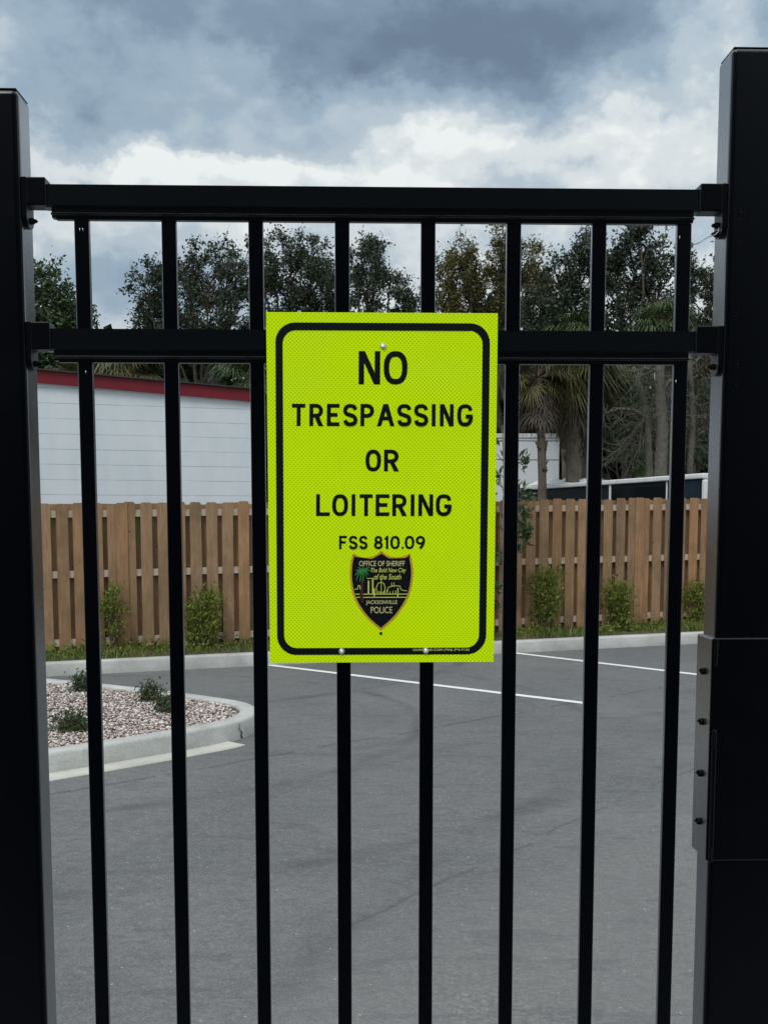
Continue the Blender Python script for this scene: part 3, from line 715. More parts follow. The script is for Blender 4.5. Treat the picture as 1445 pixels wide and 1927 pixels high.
while s < 20: path.append(cl(s, random.uniform(-.006, .006))); s += 1.0
o = curb_run(path, .16, .15, 1, 'far_curb', M_CONC); tag(o, kind='structure')
# planting strip behind the curb
v, f = [], []
ss = np.arange(-12, 20.1, .5); off = [.155, .4, .7, 1.1, 2.2, 4.0]
for i, s_ in enumerate(ss):
    for o_ in off:
        p = cl(s_, o_); v.append((p[0], p[1], zg(p[0]) + .135 + (random.uniform(-.01, .03) if .2 < o_ < 2 else 0)))
for i in range(len(ss) - 1):
    for j in range(len(off) - 1): a = i * 6 + j; f.append((a, a + 6, a + 7, a + 1))
tag(from_np('planting_strip', v, f, M_SOIL), kind='structure')
# island
near_top = [(96.5, 1416), (197, 1401), (319, 1381.6), (351, 1376), (400, 1368), (431, 1361), (455, 1354.5), (472, 1348), (484, 1340), (486, 1333), (480, 1328), (472, 1323.5), (455, 1319), (434, 1315), (349, 1303), (270, 1294), (197, 1286), (163, 1283), (90, 1276)]
out = [gr(x, y, .15) for x, y in near_top]; out = [Vector((p.x, p.y)) for p in out]
out = [out[0] + (out[0] - out[2]).normalized() * 5.5] + out + [out[-1] + (out[-1] - out[-4]).normalized() * 5.0]
def smooth(P, it=2):
    for _ in range(it):
        Q = [P[0]]
        for i in range(len(P) - 1): Q += [P[i] * .75 + P[i + 1] * .25, P[i] * .25 + P[i + 1] * .75]
        P = Q + [P[-1]]
    return P
outS = smooth(out, 2)
isl = curb_run([tuple(p) for p in outS], .15, .15, 1, 'island_curb', M_CONC, .012); tag(isl, kind='structure')
def inset(P, d):
    out = []
    for i, p in enumerate(P):
        a = P[max(i - 1, 0)]; c = P[min(i + 1, len(P) - 1)]; t = (c - a).normalized(); out.append(p + Vector((-t.y, t.x)) * d)
    return out
inn = inset(outS, .15)
v = []; 
bed = [Vector(p) for p in inn]
sheet('island_bed', [tuple(p) for p in bed], .125, M_SOIL)
# gutter pan on the near side
k0 = [i for i, p in enumerate(outS) if p.y < 8.22 and i < len(outS) // 2]
pan_in = [outS[i] for i in k0]; pan_out = inset(pan_in, -.19)
v, f = [], []
for i, (a, c) in enumerate(zip(pan_in, pan_out)):
    a2 = a + (c - a) * .05
    v += [(a2.x, a2.y, zg(a2.x) + .012), (c.x, c.y, zg(c.x) + .006), (c.x, c.y, zg(c.x) - .02)]
for i in range(len(pan_in) - 1): f += [(i * 3, i * 3 + 3, i * 3 + 4, i * 3 + 1), (i * 3 + 1, i * 3 + 4, i * 3 + 5, i * 3 + 2)]
tag(from_np('gutter_pan', v, f, M_PAN), kind='structure')
# open joint in the kerb where the gutter ends
ji = min(range(len(outS) // 2), key=lambda i: abs(outS[i].x - gr(437, 1380, .1).x)); jp = outS[ji]; jt = (outS[ji + 1] - outS[ji - 1]).normalized(); jn = Vector((jt.y, -jt.x))
jb = MB()
prev = None
for k in range(7):
    t = k / 6; w = .003 + .006 * t; q = jp + jn * .0165 + jt * (.05 * t + .012 * math.sin(k * 2.1)); z = zg(q.x) + .135 - .13 * t
    cur = (Vector((q.x - jt.x * w, q.y - jt.y * w, z)), Vector((q.x + jt.x * w, q.y + jt.y * w, z)))
    if prev: jb.poly([prev[0], prev[1], cur[1], cur[0]])
    prev = cur
tag(jb.build('kerb_joint', M_BOLT), kind='structure')
# markings
def stripe(p0, p1, w, name):
    a, c = Vector(p0[:2]), Vector(p1[:2]); d = (c - a).normalized(); nn = Vector((-d.y, d.x)) * w / 2; n = 14; v, f = [], []
    for i in range(n + 1):
        p = a + (c - a) * i / n; j = random.uniform(-.003, .003)
        for q in (p + nn * (1 + j * 8), p - nn * (1 - j * 8)): v.append((q.x, q.y, zg(q.x) + .004))
    for i in range(n): f.append((2 * i, 2 * i + 1, 2 * i + 3, 2 * i + 2))
    tag(from_np(name, v, f, M_PAINT), kind='structure')
l1a, l1b = gr(470, 1247.5), gr(1103, 1324); stripe(l1a, l1b, .10, 'parking_line')
l2a, l2b = gr(925, 1224), gr(1335, 1272.5); stripe(l2a, l2b + (l2b - l2a) * .15, .10, 'parking_line')
d12 = Vector((l2a.x - l1a.x, l2a.y - l1a.y, 0))
stripe(l2a + d12, l2b + d12, .10, 'parking_line')

# gravel of rock chips in the island
def in_poly(x, y, P):
    c = False; n = len(P)
    for i in range(n):
        a, b2 = P[i], P[i - 1]
        if (a.y > y) != (b2.y > y) and x < (b2.x - a.x) * (y - a.y) / (b2.y - a.y) + a.x: c = not c
    return c
inn2 = inset(outS, .17); V, FF = [], []
oct_v = np.array([(1, 0, 0), (-1, 0, 0), (0, 1, 0), (0, -1, 0), (0, 0, 1), (0, 0, -1)], float)
oct_f = np.array([(0, 2, 4), (2, 1, 4), (1, 3, 4), (3, 0, 4), (2, 0, 5), (1, 2, 5), (3, 1, 5), (0, 3, 5)])
cnt = 0
while cnt < 21000:
    x, y = random.uniform(-4.6, -.9), random.uniform(6.4, 11.0)
    if not in_poly(x, y, inn2): continue
    if x < -3.0 - (y - 7) * .12 - .9: continue
    r = random.uniform(.007, .021); M = Matrix.Rotation(random.uniform(0, 6.3), 3, 'Z') @ Matrix.Rotation(random.uniform(-.5, .5), 3, 'X')
    sc = np.array([r * random.uniform(.8, 1.5), r * random.uniform(.6, 1.0), r * random.uniform(.35, .6)])
    pts = (oct_v + RNG.uniform(-.18, .18, (6, 3))) * sc @ np.array(M).T
    V.append(pts + np.array([x, y, zg(x) + .128 + random.uniform(0, .012)])); FF.append(oct_f + 6 * cnt); cnt += 1
tag(from_np('rock_mulch', np.concatenate(V), np.concatenate(FF), M_GRAV), 'pale pinkish rock chips filling the curbed island', 'gravel', kind='stuff')

# ================================================================ foliage tools
def leaves_np(cent, size, asp=.5, up=0.0, fold=False, dirs=None, jitter=.35):
    """diamond leaves: centres (n,3) -> verts/faces"""
    n = len(cent)
    d = RNG.normal(size=(n, 3)) if dirs is None else dirs + RNG.normal(size=(n, 3)) * jitter
    d[:, 2] += up; d /= np.linalg.norm(d, axis=1)[:, None] + 1e-9
    r = RNG.normal(size=(n, 3)); s = np.cross(d, r); s /= np.linalg.norm(s, axis=1)[:, None] + 1e-9
    L = (size * RNG.uniform(.6, 1.3, n))[:, None]
    a = cent; b = cent + d * L; m = cent + d * L * .45
    q = np.stack([a, m + s * L * asp * .5, b, m - s * L * asp * .5], 1).reshape(-1, 3)
    f = np.arange(4 * n).reshape(n, 4); return q, f
def foliage(name, cents, size, mat, parent, asp=.5, up=0.0, dirs=None, jitter=.35):
    q, f = leaves_np(np.asarray(cents, float), size, asp, up, dirs=dirs, jitter=jitter); return from_np(name, q, f, mat, parent)
def bent(a, b, k, amp):
    a, b = Vector(a), Vector(b); L = (b - a).length; out = [a]
    off = Vector((0, 0, 0))
    for i in range(1, k):
        off = Vector([random.uniform(-1, 1) * amp * L for _ in range(3)]); out.append(a.lerp(b, i / k) + off)
    return out + [b]
def tree(name, label, cat, group, Y, trunk_px, blobs, leafmat, lsize=.10, dens=1.0, clump=.33, ragged=.55, asp=.5, trunk_r=.16, vertical=0.0, bark=None, moss=0):
    """blobs: ellipsoids of crown (px, py, rx, ry) seen at distance Y"""
    bark = bark or M_BARK
    base = at(trunk_px, 980, Y); gx = base.x; root = empty(name, (gx, Y, -.05 + zg(gx)))
    tag(root, label, cat, group); org = np.array([gx, Y, -.05 + zg(gx)])
    W_ = MB(); cs, tips = [], []
    c0 = at(blobs[0][0], blobs[0][1], Y); fork = Vector((gx * .6 + c0.x * .4, Y, 1.0 + (c0.z) * .35))
    O = Vector(org)
    W_.tube([Vector((0, 0, -.1)), (Vector((gx, Y, fork.z * .5)) - O), fork - O], [trunk_r * 1.25, trunk_r, trunk_r * .85], 8)
    leaves = []
    for (px, py, rx, ry) in blobs:
        c = at(px, py, Y); c.y += random.uniform(-.5, .5); ax, az = rx * Y / F, ry * Y / F; ay = min(max(ax, .6), 2.2)
        pts = bent(fork, c, 4, .07); W_.tube([p - O for p in pts], [trunk_r * .5, trunk_r * .36, trunk_r * .26, trunk_r * .16, trunk_r * .08], 6)
        nb = int(max(10, ax * az * 31 * dens))
        for k in range(nb):
            d = RNG.normal(size=3); d /= np.linalg.norm(d); rr = random.uniform(.35, 1.0) ** .6
            if random.random() < .26: rr *= 1 + ragged * random.random()
            t = c + Vector((d[0] * ax * rr, d[1] * ay * rr, d[2] * az * rr))
            src = pts[-1].lerp(pts[-2], random.random() * .8); bp = bent(src, t, 3, .09)
            W_.tube([p - O for p in bp], [.022, .014, .008, .004], 4, False)
            m = int(random.uniform(50, 85)); cr_ = clump * random.uniform(.55, 1.15)
            # twigs inside the clump
            for q in range(3):
                e = t + Vector(RNG.normal(size=3) * cr_ * .8); W_.tube([bp[-2] - O, t.lerp(e, .3) - O, e - O], [.006, .004, .002], 3, False)
                w = RNG.uniform(0, 1, (m // 5, 1)); leaves.append(np.array(t) + (np.array(e) - np.array(t)) * w + RNG.normal(size=(m // 5, 3)) * .05)
            g = RNG.normal(size=(m, 3)) * cr_ * .5; g[:, 2] *= (1 + vertical)
            keep = np.linalg.norm(g, axis=1) > 0; leaves.append(np.array(t) + g)
    W_.build('trunk', bark, root)
    foliage('crown', np.concatenate(leaves) - org, lsize, leafmat, root, asp)
    return root
def shrub(name, label, cat, group, px, base_px, top_px, w_px, Y, zb, mat, n, lsize, kind='open', asp=.45, leggy=False):
    x = at(px, base_px, Y).x; root = empty(name, (x, Y, zb)); tag(root, label, cat, group)
    H = (base_px - top_px) * Y / F; Wd = w_px * Y / F / 2; st = MB(); cs = []; ds = []
    nst = 7 if kind == 'open' else 14
    for k in range(nst):
        a = random.uniform(0, 6.28); sp_ = random.random() ** .7
        tip = Vector((math.cos(a) * Wd * sp_ * .8, math.sin(a) * Wd * sp_ * .6, H * random.uniform(.6, .98)))
        b0 = Vector((math.cos(a) * .04, math.sin(a) * .04, -.03)); pts = bent(b0, tip, 4, .06); st.tube(pts, [.012, .009, .007, .005, .003], 5)
        ends = [tip]
        for q in range(5):
            i0 = random.choice([1, 2, 3]) if kind == 'open' else random.choice([2, 3]); src = pts[i0]
            e = src + Vector((random.uniform(-1, 1) * Wd * .55, random.uniform(-1, 1) * Wd * .5, H * random.uniform(.05, .28))); st.tube(bent(src, e, 2, .06), [.006, .004, .002], 4, False); ends.append(e)
        for e in ends:
            m = n // (nst * 6); src = Vector((0, 0, e.z - .25 * H)); ax = (e - src).normalized()
            t = RNG.uniform(-.16, .03, (m, 1)) * (H * .9); cs.append(np.array(e) + np.array(ax) * t + RNG.normal(size=(m, 3)) * (.03 + .035 * Wd / .3))
            ds.append(np.tile(np.array(ax) * .6 + np.array((0, 0, .5)), (m, 1)))
    st.build('stem', M_STEM, root)
    c = np.concatenate(cs); c[:, 2] = np.clip(c[:, 2], .02, None); d_ = np.concatenate(ds)
    if leggy: keep = (c[:, 2] > .62 * H) | (RNG.uniform(0, 1, len(c)) < .22); c, d_ = c[keep], d_[keep]
    foliage('foliage', c, lsize, mat, root, asp, dirs=d_, jitter=.9); return root

# ================================================================ wooden fence
fl0 = cl(0, .93); FZ = .15
wf = empty('wooden_fence', (fl0[0], fl0[1], 0), CA); tag(wf, 'brown shadowbox wooden board fence with dog-eared tops behind the curb', 'fence')
def zf(s): p = cl(s, .93); return zg(p[0]) + .13 + .006 * (p[0] + 3.8)
def board(b, s, y, t=.016, w=.138, dz=0):
    z0 = zf(s) + random.uniform(-.01, .02); z1 = zf(s) + dz + 1.83 + random.uniform(-.012, .012); e = .019; j = random.uniform(-.004, .004)
    pts = [(s - w / 2, z0), (s + w / 2, z0), (s + w / 2 + j, z1 - e), (s + w / 2 - e + j, z1), (s - w / 2 + e + j, z1), (s - w / 2 + j, z1 - e)]
    b.prism(pts, y, y + t, 'y')
FB, BB = MB(), MB()
PITCH = .200; s = -5.0; k = 0
while s < 13.5:
    j = random.uniform(-.006, .006)
    board(FB, s + j, -.020 + random.uniform(-.002, .002)); board(BB, s + PITCH / 2 + random.uniform(-.008, .008), .062, dz=-.018)
    # every few metres extra boards cover a post bay
    if k % 12 == 5: board(FB, s + PITCH / 2 + .002, -.0385 if False else -.0365)
    s += PITCH; k += 1
FB.build('front_boards', M_WOOD, wf); BB.build('back_boards', M_WOOD, wf)
for zz in (.10, .93, 1.66):
    b = MB(); q = -5.2
    while q < 13.4:
        za, zb_ = zf(q), zf(q + 2.4)
        v = [(q, -.002), (q + 2.395, -.002)]
        P = [(q, za + zz), (q + 2.395, zb_ + zz), (q + 2.395, zb_ + zz + .085), (q, za + zz + .085)]
        b.prism(P, -.002, .036 if zz != 99 else .04, 'y'); q += 2.4
    b.build('rail', M_RAIL, wf)
q = -5.0
while q < 13.4:
    MB().box(q - .045, q + .045, .0375, .0615 + .07, zf(q) - .1, zf(q) + 1.72, .004, 1).build('fence_post', M_WOOD, wf); q += 2.4

# grass along the fence foot
def strip_leaves(n, s0, s1, o0, o1, hmin, hmax, w, z0):
    s_ = RNG.uniform(s0, s1, n); o_ = o0 + (o1 - o0) * RNG.uniform(0, 1, n) ** .8
    den = (np.sin(s_ * 2.3) + np.sin(s_ * 5.1 + 1.3) + np.sin(s_ * 9.7 + o_ * 4)) / 3; keep = RNG.uniform(-1, 1, n) < den + .55
    s_, o_ = s_[keep], o_[keep]; n = len(s_); x = C0.x + cdir.x * s_ + cn.x * o_; y = C0.y + cdir.y * s_ + cn.y * o_
    z = .0085 * (np.clip(x, -9, 13) + 3.8) + z0
    hh = RNG.uniform(hmin, hmax, n) * (1 + .5 * np.sin(s_ * 3.1)); b = np.stack([x, y, z], 1)
    d = RNG.normal(size=(n, 3)) * .45; d[:, 2] = 1; d /= np.linalg.norm(d, axis=1)[:, None]
    sd_ = RNG.normal(size=(n, 3)); sd_[:, 2] = 0; sd_ /= np.linalg.norm(sd_, axis=1)[:, None]; hw = w * hh[:, None] / hmax
    dr = RNG.normal(size=(n, 3)) * .3; dr[:, 2] = -.15
    m = b + d * hh[:, None] * .6; t = m + (d + dr) * hh[:, None] * .4
    q = np.stack([b - sd_ * hw, b + sd_ * hw, m + sd_ * hw * .8, t, m - sd_ * hw * .8], 1).reshape(-1, 3)
    return q, np.arange(5 * n).reshape(n, 5)
q, f = strip_leaves(15000, -2.5, 11, .17, .98, .035, .115, .007, .14)
tag(from_np('grass', q, f, L_GRASS), 'green grass and weeds along the foot of the wooden fence', 'grass', kind='stuff')
c = []
for s_ in np.arange(-1.5, 10.5, .10):
    if math.sin(s_ * 1.7 + .6) + math.sin(s_ * 4.3) < -.5: continue
    p = cl(s_, random.uniform(.3, .85)); m = 60; g = RNG.normal(size=(m, 3)) * (.13, .10, .055); g[:, 2] = abs(g[:, 2]) + .02
    c.append(g + np.array([p[0], p[1], zg(p[0]) + .14]))
tag(foliage('ground_cover', np.concatenate(c), .05, L_SHRUB, None, .5), 'low green creeping weeds between curb and wooden fence', 'ground cover', kind='stuff')

# shrubs against the fence
def Yat(px, off):      # distance of the line parallel to the curb at picture column px
    m = (px - 722.5) / F; p0 = C0 + cn * off
    s_ = (m * p0.y - p0.x) / (cdir.x - m * cdir.y); return p0.y + cdir.y * s_
sg = 'young shrubs along the wooden fence'
for (px, bpx, tpx, w, lab, nn) in [
    (213, 1222, 1098, 64, 'sparse shrub with twiggy stems before the left fence boards, nearest the left post', 1500),
    (380, 1215, 1108, 84, 'bushy green shrub before the wooden fence just left of the big sign', 1900),
    (1032, 1178, 1048, 68, 'tallest upright green shrub before the wooden fence right of the big sign', 1900),
    (1168, 1180, 1082, 72, 'rounded green shrub before the wooden fence, third along from the sign', 1700),
    (1312, 1178, 1075, 56, 'narrow green shrub before the wooden fence beside the right gate post', 1100)]:
    Y = Yat(px, .72); shrub('shrub', lab, 'shrub', sg, px, bpx, tpx, w, Y, zg(at(px, 1200, Y).x) + .14, L_SHRUB, nn, .055, 'open', leggy=(px == 213))
isg = 'small dark shrubs in the rock island'
for (px, bpx, tpx, w, lab) in [
    (137, 1376, 1344, 56, 'low wide dark shrub nearest the front of the rock island'),
    (158, 1301, 1273, 34, 'small dark shrub at the back edge of the rock island, partly behind a picket'),
    (285, 1319, 1292, 38, 'dark shrub at the middle of the rock island, the rear one of a touching pair'),
    (314, 1340, 1313, 38, 'dark shrub at the middle of the rock island, the front one of a touching pair')]:
    g = gr(px, bpx, .13); shrub('low_shrub', lab, 'shrub', isg, px, bpx, tpx, w, g.y, zg(g.x) + .12, L_DARKSH, 1000, .032, 'dense')
# young broad-leaved tree beside the sign
Y = Yat(955, .55); x0 = at(950, 1180, Y).x; yt = empty('young_tree', (x0, Y, zg(x0) + .13)); tag(yt, 'slender young tree with long dark glossy leaves beside the sign, before the wooden fence', 'tree')
O = np.array([x0, Y, zg(x0) + .13]); tr = MB(); top = at(945, 800, Y); tp = [Vector((0, 0, -.05)), Vector((.02, 0, .7)), Vector((-.01, 0, 1.6)), top - Vector(O)]
tr.tube(tp, [.02, .017, .013, .006], 7); cs, ds = [], []
for (px, py, w) in [(968, 862, 20), (925, 840, 22), (905, 880, 22), (988, 935, 18), (985, 870, 18), (975, 925, 20), (982, 1010, 16), (985, 965, 14), (965, 950, 22), (975, 985, 18), (960, 1010, 20), (985, 1000, 12), (945, 1055, 20), (968, 1035, 14), (960, 1085, 10), (920, 960, 24), (900, 1010, 22), (935, 1110, 14), (930, 1000, 20), (940, 900, 18), (930, 1140, 12), (885, 930, 20)]:
    e = at(px, py, Y); e.y += random.uniform(-.25, .25); eL = e - Vector(O); srcz = max(.3, eL.z - .3)
    src = Vector((0, 0, srcz)); tr.tube(bent(src, eL, 3, .05), [.008, .006, .004, .002], 5, False); ax = (eL - src).normalized()
    m = 30
    for k in range(m):
        d = Vector(RNG.normal(size=3)).normalized() * .9 + ax * .7; cs.append(np.array(eL) + RNG.normal(size=3) * w * Y / F * .38); ds.append(np.array(d))
tr.build('trunk', M_STEM, yt); foliage('foliage', np.array(cs), .12, L_GREEN, yt, .34, dirs=np.array(ds), jitter=.15)

# ================================================================ buildings behind the fence
def wall_at(px, Y): p = at(px, 980, Y); return Vector((p.x, p.y))
pL = wall_at(70, 14.4); pR = wall_at(490, 15.32); wd = (pR - pL).normalized(); wl_ = (pR - pL).length; WA = math.atan2(wd.y, wd.x)
bld = empty('white_building', (pL.x, pL.y, 0), WA); tag(bld, 'long white painted block building with dark red roof edge behind the wooden fence', 'building')
zL, zR = 3.60, 3.44; ext = 6.0
def ztop(u): return zL + (zR - zL) * u / wl_
b = MB(); b.prism([(-ext, -.1), (wl_, -.1), (wl_, ztop(wl_)), (-ext, ztop(-ext))], 0, 7, 'y'); b.build('wall', M_BLOCK, bld)
b = MB(); b.prism([(-ext - .05, ztop(-ext) - .02), (wl_ + .06, ztop(wl_) - .02), (wl_ + .06, ztop(wl_) + .145), (-ext - .05, ztop(-ext) + .145)], -.06, 7.05, 'y'); fs = b.build('fascia', M_RED, bld)
b = MB(); b.prism([(-ext - .09, ztop(-ext) + .145), (wl_ + .09, ztop(wl_) + .145), (wl_ + .09, ztop(wl_) + .163), (-ext - .09, ztop(-ext) + .163)], -.10, 7.1, 'y'); b.build('roof', M_ROOF, bld)
b = MB(); b.prism([(-ext, ztop(-ext) - .028), (wl_ + .02, ztop(wl_) - .028), (wl_ + .02, ztop(wl_) - .02), (-ext, ztop(-ext) - .02)], -.03, 7.02, 'y'); b.build('trim', M_WHITE, bld)
# far white shed
pr = wall_at(1050, 30); b2 = empty('white_shed', (pr.x, 30, 0), 0); tag(b2, 'plain white block shed standing behind palm trunks beyond the fence', 'building')
zt = at(1000, 816, 30).z
MB().box(-7.5, 0, 0, 6, 0, zt - .12, .01, 1).build('wall', M_SHED, b2)
MB().box(-7.55, .03, -.03, 6.05, zt - .118, zt, .01, 1).build('roof_edge', M_WHITE, b2)
# dark trailer
A_, B_ = wall_at(962, 24.2), wall_at(1320, 17.0); td = (B_ - A_).normalized(); tl = (B_ - A_).length; TA = math.atan2(td.y, td.x)
tz = 2.50; trl = empty('trailer', (A_.x, A_.y, 0), TA); tag(trl, 'long dark blue trailer with white roof rim parked behind the wooden fence', 'trailer')
MB().box(0, tl, 0, 2.3, .5, tz - .085, .03, 2).build('body', M_NAVY, trl)
MB().box(-.05, tl + .06, -.05, 2.35, tz - .085, tz, .02, 2).build('roof_rim', M_WHITE, trl)
for u0, u1 in ((tl * .60, tl * .608), (tl * .86, tl * .864)): MB().box(u0, u1, -.02, 0.001, .6, tz - .087, .004, 1).build('post_trim', M_WHITE, trl)
MB().box(tl * .612, tl * .857, -.012, .001, 1.4, tz - .16, .004, 1).build('window', M_GLASS, trl)
MB().box(tl * .868, tl - .06, -.012, .001, 1.2, tz - .10, .004, 1).build('side_panel', M_NAVY2, trl)
MB().box(tl + .005, tl + .10, -.03, 2.33, tz - .42, tz - .10, .02, 2).build('rear_cap', M_WHITE, trl)  # plain white rear cap of the trailer, not a lamp
for u in (tl * .3, tl * .45): 
    c = MB(); c.disc((u, .02, .42), .36, .22, (0, 1, 0), 20); c.build('wheel', M_BOLT, trl)
# bunched white tarp on its roof
tp_ = empty('roof_tarp', (A_.x, A_.y, tz), TA); tag(tp_, 'crumpled white tarp lying on the left end of the trailer roof', 'tarp')
nx, ny = 60, 20; v, f = [], []
for j in range(ny):
    for i in range(nx):
        u = i / (nx - 1); w = j / (ny - 1); ed = min(1, 6 * min(u, 1 - u, w, 1 - w))
        hgt = .012 + ed * (.05 + .05 * math.sin(u * 23 + 2 * math.sin(w * 9)) + .045 * math.sin(u * 47 + w * 13) + random.uniform(0, .012))
        v.append((.1 + u * 2.5, .02 + w * 1.9, max(.012, hgt)))
for j in range(ny - 1):
    for i in range(nx - 1): a = j * nx + i; f.append((a, a + 1, a + nx + 1, a + nx))
from_np('tarp', v, f, M_TARP, tp_, True)
# utility cables strung between hidden poles
for i, (y0, y1, sag, lab) in enumerate([(827, 829, .02, 'thin straight overhead cable crossing before the white shed, upper of two'), (838, 846, .55, 'sagging overhead cable looping before the white shed below the straight one')]):
    a, c_ = at(560, y0, 24), at(1420, y1, 24); pts = []
    for k in range(31): t = k / 30; p = a.lerp(c_, t); p.z -= 4 * sag * t * (1 - t) * (.5 if i else 1); pts.append(p)
    tag(MB().tube(pts, .011, 5).build('overhead_cable', M_CABLE), lab, 'cable', 'overhead cables behind the fence')

# ================================================================ trees
tg = 'leafy trees beyond the wooden fence'
tree('oak_tree', 'rounded dark green tree at far left beside the left fence post', 'tree', tg, 27, 60,
     [(70, 600, 75, 80), (110, 590, 45, 60), (150, 600, 30, 40), (20, 560, 70, 60), (75, 525, 35, 25), (90, 670, 90, 50), (-30, 620, 60, 90)], L_GREEN, .11, 1.3, .30)
tree('oak_tree', 'wide open-crowned oak above the white building, left of the sign', 'tree', tg, 28, 380,
     [(400, 540, 80, 55), (440, 490, 50, 40), (350, 570, 60, 45), (280, 545, 42, 32), (265, 590, 30, 24), (420, 600, 90, 60), (345, 520, 32, 28), (300, 510, 22, 16), (440, 640, 80, 50), (330, 640, 70, 40)], L_OAK, .095, 1.0, .27)
tree('oak_tree', 'dense oak rising directly behind the top left corner of the sign', 'tree', tg, 30, 560,
     [(560, 540, 75, 60), (540, 480, 42, 32), (600, 480, 40, 38), (620, 540, 60, 60), (580, 600, 90, 50), (500, 560, 40, 50), (500, 490, 22, 24)], L_OAK, .10, 1.15, .28)
tree('oak_tree', 'airy oak behind the sign top, right of the dense one', 'tree', tg, 29, 700,
     [(690, 560, 65, 55), (680, 495, 42, 38), (735, 525, 40, 38), (740, 580, 50, 40), (700, 465, 24, 20), (765, 575, 26, 30), (720, 640, 90, 50)], L_OAK, .095, .95, .26)
tree('cypress_tree', 'narrow olive brown conifer-like tree just right of the sign top', 'tree', tg, 31, 870,
     [(870, 530, 38, 60), (872, 475, 20, 38), (838, 520, 24, 45), (850, 580, 50, 50), (900, 560, 30, 50), (832, 590, 22, 35)], L_OLIVE, .10, 1.6, .22, vertical=.6, asp=.4)
tree('cypress_tree', 'broader olive brown tree behind the fifth and sixth pickets', 'tree', tg, 31.5, 955,
     [(945, 500, 34, 60), (985, 500, 34, 50), (930, 560, 40, 60), (990, 570, 50, 60), (1015, 520, 22, 40), (950, 460, 20, 25)], L_OLIVE, .10, 1.6, .22, vertical=.6, asp=.4)
tree('oak_tree', 'dark oak between the olive trees and the tall right-hand oak', 'tree', tg, 28, 1070,
     [(1060, 560, 60, 60), (1050, 510, 40, 35), (1095, 510, 35, 45), (1100, 470, 18, 28), (1090, 600, 70, 50), (1020, 600, 50, 50)], L_OAK, .10, 1.3, .27)
tree('oak_tree', 'tall open oak behind the two rightmost pickets', 'tree', tg, 27, 1210,
     [(1200, 520, 65, 55), (1190, 470, 42, 30), (1250, 480, 40, 38), (1160, 560, 45, 60), (1240, 550, 55, 50), (1200, 610, 80, 45), (1285, 520, 30, 45), (1148, 490, 24, 24), (1200, 440, 14, 14)], L_OAK, .10, 1.0, .28)
tree('oak_tree', 'lacy oak seen between the last picket and the right post', 'tree', tg, 29, 1350,
     [(1330, 570, 55, 60), (1345, 510, 40, 35), (1390, 560, 60, 80), (1310, 620, 40, 50), (1430, 500, 60, 60)], L_OAK, .095, 1.0, .26)
# far wood: one dark mass
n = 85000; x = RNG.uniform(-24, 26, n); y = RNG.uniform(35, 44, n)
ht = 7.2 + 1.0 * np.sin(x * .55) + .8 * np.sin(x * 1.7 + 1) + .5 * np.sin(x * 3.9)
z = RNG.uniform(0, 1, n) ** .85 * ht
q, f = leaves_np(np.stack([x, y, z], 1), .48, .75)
tag(from_np('far_wood', q, f, L_FAR), 'dark tangled woodland beyond the palms and oaks', 'woodland', kind='stuff')

